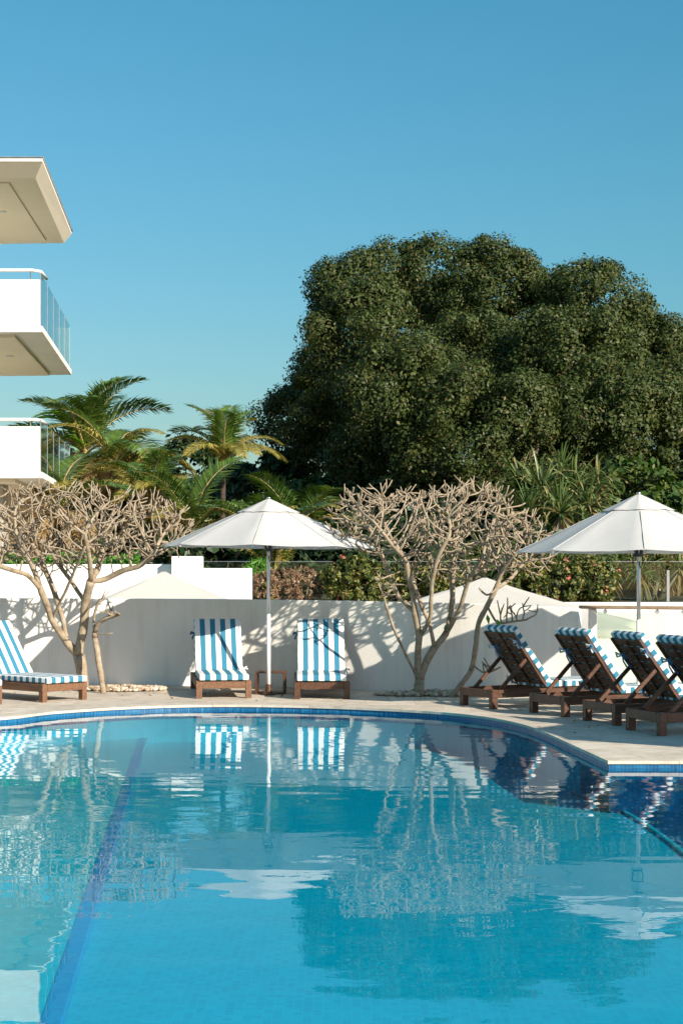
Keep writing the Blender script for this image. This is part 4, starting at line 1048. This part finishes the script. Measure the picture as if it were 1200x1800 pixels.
for k, (x, r_, fl_) in enumerate([(770, .55, 3), (925, .5, 9), (985, .55, 12), (1045, .5, 7)]):
    p = at(x, 1040, 29.0); bush('flowering_shrub', ['low leafy shrub hidden behind the right frangipani crown', 'red-flowered shrub directly right of the peaked canopy', 'red-flowered shrub over the sloping canopy edge', 'red-flowered shrub above the end of the handrail'][k], 'shrub', (p.x, 29.0 + .1 * k, 1.42), (r_, .42, .46 if k else .3), M['hedge'], 4200, .085, group='flowering shrubs', flowers=fl_)
# strap-leaved pandanus
ros = [rosette_mesh(70, .72, .07, M['pandan'], seed=40 + k, dry=.18, upb=.25) for k in range(4)]
rosbig = [rosette_mesh(80, 1.0, .095, M['pandan'], seed=60 + k, dry=.12, upb=.3) for k in range(3)]
def pandanus(label, heads, d0, big=False):
    x0 = sum(h[0] for h in heads) / len(heads); base = at(x0, 1010, d0); base.z = gz(base.x, d0) - .05
    root = thing('pandanus', label, 'pandanus', base, 0, 'strap-leaved pandanus plants in the garden')
    for k, (x, y, dd, s) in enumerate(heads):
        p = at(x, y, d0 + dd) - base; m = MB(); m.tube([Vector((p.x * .15, p.y * .15, -.1)), Vector((p.x * .6, p.y * .5, p.z * .5)), p], [.09, .07, .06], 7); m.build('trunk', M['trunk'], root, smooth=True)
        o = link('rosette', (rosbig if big else ros)[(k + int(x)) % (3 if big else 4)], root, loc=p, rot=(rng.uniform(-.25, .25), rng.uniform(-.25, .25), rng.uniform(0, 6))); o.scale = (s,) * 3
pandanus('tall pandanus clump rising above the right frangipani crown', [(925, 905, 0, 1.0), (955, 870, .8, 1.1), (985, 905, -.3, 1.0), (915, 855, 1.2, .9)], 36, True)
pandanus('pandanus clump between the fig trunks and the right umbrella peak', [(1010, 860, 0, 1.1), (1035, 895, -.6, 1.0), (985, 835, 1.0, .9), (1050, 850, .6, .8)], 37.5, True)
pandanus('low pandanus under the left half of the right umbrella', [(985, 1000, 0, 1.0), (1025, 985, .3, 1.1), (1060, 1005, -.2, .9), (955, 985, .6, .8)], 31.5)
pandanus('low pandanus behind the right umbrella pole', [(1090, 985, 0, 1.0), (1125, 1010, -.4, .9), (1160, 985, .3, 1.0), (1195, 1000, 0, .9)], 32)
pandanus('dark pandanus behind the right frangipani stems', [(770, 1000, 0, .9), (800, 985, .4, .9), (885, 1000, 0, .9), (850, 975, .7, .9)], 32)
# hanging dry growth at right
P = np.stack([rng.uniform(4.9, 8.2, 5200), 33.2 + rng.uniform(-.3, .3, 5200), rng.uniform(1.0, 2.3, 5200)], 1)
Vh = leaves(P, np.tile([0, -1., .2], (5200, 1)), .34, .10, jitter=.35, hang=3.0)
link('hanging_creeper', quad_mesh('hanging_creeper', Vh, M['dry']), kind='stuff', label='curtain of dry yellow-brown hanging fronds at right', category='creeper')
# palms
fr = {'g': [frond_mesh(3.0, R(60), R(12), 54, .92, M['palm_green'], seed=k, stiff=.75) for k in range(3)],
      'l': [frond_mesh(2.4, R(55), R(55), 44, .55, M['palm_lime'], seed=10 + k, stiff=.8, width=.035) for k in range(2)],
      'y': [frond_mesh(2.6, R(48), R(38), 44, .60, M['palm_yellow'], seed=20 + k, stiff=.35) for k in range(3)],
      'd': [frond_mesh(2.3, R(10), R(80), 40, .55, M['dry'], seed=30 + k, stiff=.1) for k in range(2)]}
def ring(keys, n, tilt0, tilt1, sc_=1.0, az0=0.0):
    return [(fr[keys[k % len(keys)]][k % len(fr[keys[k % len(keys)]])], az0 + 360 * k / n + rng.uniform(-12, 12), rng.uniform(tilt0, tilt1), rng.uniform(-12, 12), sc_ * rng.uniform(.88, 1.1)) for k in range(n)]
def pbase(x, d): return Vector(((x - 600) * d / F, d, gz((x - 600) * d / F, d)))
palm('green palm with tall arching fronds beside the lowest balcony', pbase(140, 46), at(150, 800, 46), 
     [(fr['g'][0], 50, 30, 0, .98), (fr['g'][1], -35, 22, 15, .95), (fr['g'][2], 10, 14, -10, .88), (fr['g'][1], -10, 24, 0, .95), (fr['g'][0], 75, 14, 0, 1.0), (fr['g'][1], 200, 12, 5, .8), (fr['l'][0], 160, 6, -8, .8),
      (fr['l'][0], 190, 24, 0, .85), (fr['l'][1], 215, 30, 0, .9), (fr['l'][1], 150, 22, 0, .85), (fr['g'][0], -80, 8, 0, .85), (fr['l'][1], 230, -5, 0, .7)] + ring(['g', 'g', 'y'], 6, -22, 5, 1.0, 20) + ring('d', 7, -25, -5, .85), trunk_r=.14, shaft=True)
palm('smaller pale palm crown with brown drooping fronds under the green palm', pbase(195, 44), at(200, 822, 44), 
     [(fr['y'][0], 5, -18, 0, 1.0), (fr['d'][0], 12, 30, 0, 1.0)] + ring(['y', 'd', 'g'], 10, -25, 20, .9) + ring('d', 8, -30, -5, .8), trunk_r=.13)
palm('palm with a slender dark trunk standing clear behind the left umbrella', pbase(390, 41), at(392, 812, 41),
     [(fr['g'][0], 80, 30, 0, .62), (fr['y'][0], 120, 38, 0, .78), (fr['y'][1], 60, 34, 0, .78), (fr['y'][2], 20, 8, 5, .68), (fr['g'][1], 165, 30, 5, .60)] + ring(['y', 'g', 'y', 'y'], 13, -15, 30, .66, 10), trunk_r=.075)
palm('yellow-green palm just left of the slender dark trunk', pbase(270, 40), at(262, 880, 40), ring(['y', 'g', 'y'], 12, -15, 22, .62, 5) + ring('d', 5, -30, -10, .6), trunk_r=.12)
palm('golden shaggy palm hanging dry fronds under the green palm', pbase(225, 43), at(228, 850, 43), ring(['y', 'd', 'y'], 11, -20, 22, .72, 5) + ring('d', 7, -35, -10, .75), trunk_r=.12)
palm('low shaggy palm behind the left frangipani crown', pbase(110, 39), at(100, 900, 39), ring(['y', 'd', 'g'], 12, -20, 30, .8, 5) + ring('d', 6, -35, -10, .75), trunk_r=.14)
palm('low palm with feathery fronds just above the left umbrella', pbase(515, 37), at(518, 950, 37), ring(['y', 'g', 'y'], 13, -10, 26, .62, 15), trunk_r=.10)
palm('low palm with orange stems below the left umbrella rim', pbase(480, 32), at(480, 1010, 32), ring(['g', 'y', 'g'], 10, -5, 34, .72, 40), trunk_r=.07, trunkmat=M['orange_stem'])
palm('palm hanging its fronds above the ground cover at left', pbase(330, 38), at(335, 935, 38), ring(['g', 'y', 'd'], 11, -15, 30, .75, 25), trunk_r=.11)
# the great fig tree
DF = 56
def LB(x, y, rpx, dd=0, ry=None, rz=None):
    rpx -= 19; c = at(x, y, DF + dd); r = rpx * DF / F; return (np.array(c), np.array([r, (ry or r * .9), (rz * DF / F if rz else r * .92)]))
fig_l = [LB(620, 520, 84, 0), LB(690, 500, 92, 1), LB(770, 500, 104, 1), LB(860, 510, 108, 0), LB(905, 545, 85, 0), LB(585, 545, 52, 1), LB(1045, 550, 104, -2), LB(1115, 600, 92, -2), LB(1185, 660, 100, -2), LB(985, 530, 66, 0),
         LB(645, 605, 108, -7), LB(590, 660, 82, -6), LB(535, 735, 76, -3), LB(490, 745, 50, -1), LB(720, 700, 105, -9), LB(850, 640, 112, -4), LB(850, 750, 112, -10), LB(1000, 660, 118, -7), LB(950, 770, 95, -9, rz=70),
         LB(1080, 740, 112, -9), LB(1190, 780, 118, -8), LB(680, 790, 96, -7, rz=70), LB(580, 790, 66, -3), LB(790, 800, 90, -10, rz=60), LB(1290, 690, 130, 0), LB(1330, 800, 120, 0), LB(1060, 810, 95, -8, rz=60),
         LB(690, 610, 150, 5), LB(830, 610, 175, 6), LB(1070, 690, 180, 5), LB(620, 720, 125, 4), LB(740, 790, 140, 4, rz=90), LB(1230, 740, 160, 4), LB(960, 600, 110, 5), LB(900, 740, 170, 3)]
bF = pbase(840, DF)
limbsF = [[bF - Vector((0, 0, .3)), at(845, 900, DF), at(850, 830, DF), at(840, 700, DF), at(830, 600, DF)]]
for pts in ([(860, 890), (905, 840), (960, 760), (1050, 680)], [(840, 900), (815, 830), (760, 760), (680, 690)], [(880, 890), (940, 850), (1020, 800), (1130, 760)], [(825, 900), (790, 845), (745, 800), (640, 760)], [(780, 830), (700, 810), (600, 800), (560, 770)], [(850, 880), (868, 800), (880, 720), (900, 640)], [(850, 895), (890, 845), (905, 780), (930, 700)]):
    limbsF.append([at(x, y, DF - .8 - .5 * (i == 1)) for i, (x, y) in enumerate(pts)])
tree('fig_tree', 'huge spreading dark green fig tree filling the right background', 'tree', bF, fig_l, M['fig'], 600000, .118, .62, limbsF, trunk_r=.55, aspect=.5, per_area=300, core=fig_l[:27], jit=.34, up=.2)
# more trees further back and low bushes between
def bgtree(label, x, ytop, wpx, d, mat, n=9000, size=.26):
    b = pbase(x, d); top = at(x, ytop, d).z; h = top - b.z; r = wpx * d / F / 2
    lb = []
    for k in range(7):
        a = rng.uniform(0, 6.28); lb.append((np.array([b.x + math.cos(a) * r * .5, b.y + math.sin(a) * r * .3, b.z + h * rng.uniform(.3, .78)]), np.array([r * .6, r * .5, h * .26])))
    lb.append((np.array([b.x, b.y, b.z + h * .60]), np.array([r * .8, r * .7, h * .40])))
    tree('background_tree', label, 'tree', b, lb, mat, n, size, r * .28, [[b, b + Vector((0, 0, h * .6))], [b + Vector((0, 0, h * .2)), b + Vector((r * .4, 0, h * .7))]], group='trees in the garden behind', trunk_r=.16, per_area=60)
for a in [('dark bushy tree filling the gap between the palms', 335, 778, 170, 60, M['green_dark']), ('dark tree behind the green palm at left', 210, 810, 230, 58, M['green_dark']), ('low dark tree behind the balconies', 60, 800, 230, 60, M['green_dark']),
          ('dark tree between the slender palm and the fig', 480, 800, 170, 54, M['green_dark']), ('mid green tree under the left edge of the fig crown', 560, 850, 170, 50, M['green_mid']), ('dark undergrowth tree below the fig trunks', 680, 860, 220, 48, M['green_dark']),
          ('dense green tree right of the pandanus clumps', 1130, 835, 210, 43, M['green_mid']), ('dense dark tree in front of the fig at far right', 1260, 820, 230, 46, M['green_dark']), ('dark tree behind the pandanus clumps', 960, 865, 260, 47, M['green_dark']),
          ('dark round bush behind the right frangipani', 820, 905, 240, 41, M['green_dark']), ('leafy bush behind the slender palm trunk', 420, 900, 200, 44, M['green_mid']), ('shaded bush behind the low feathery palm', 590, 930, 200, 38, M['green_dark']),
          ('shaded bush above the short white wall', 380, 950, 190, 36, M['green_dark']), ('shaded bush behind the left ground cover', 160, 905, 260, 42, M['green_dark']), ('shaded bush under the right umbrella', 1060, 950, 300, 37, M['green_dark']), ('brown-green bush left of the building column', -20, 900, 200, 46, M['green_dark']),
          ('shaded bush beside the palm with orange stems', 520, 975, 220, 34, M['green_dark']), ('shaded bush behind the right frangipani stems', 740, 965, 240, 34.5, M['green_dark']), ('shaded bush behind the dry hanging fronds', 1210, 960, 260, 38, M['green_dark']), ('olive bush behind the low pandanus', 900, 950, 200, 35, M['green_dark'])]:
    bgtree(*a)
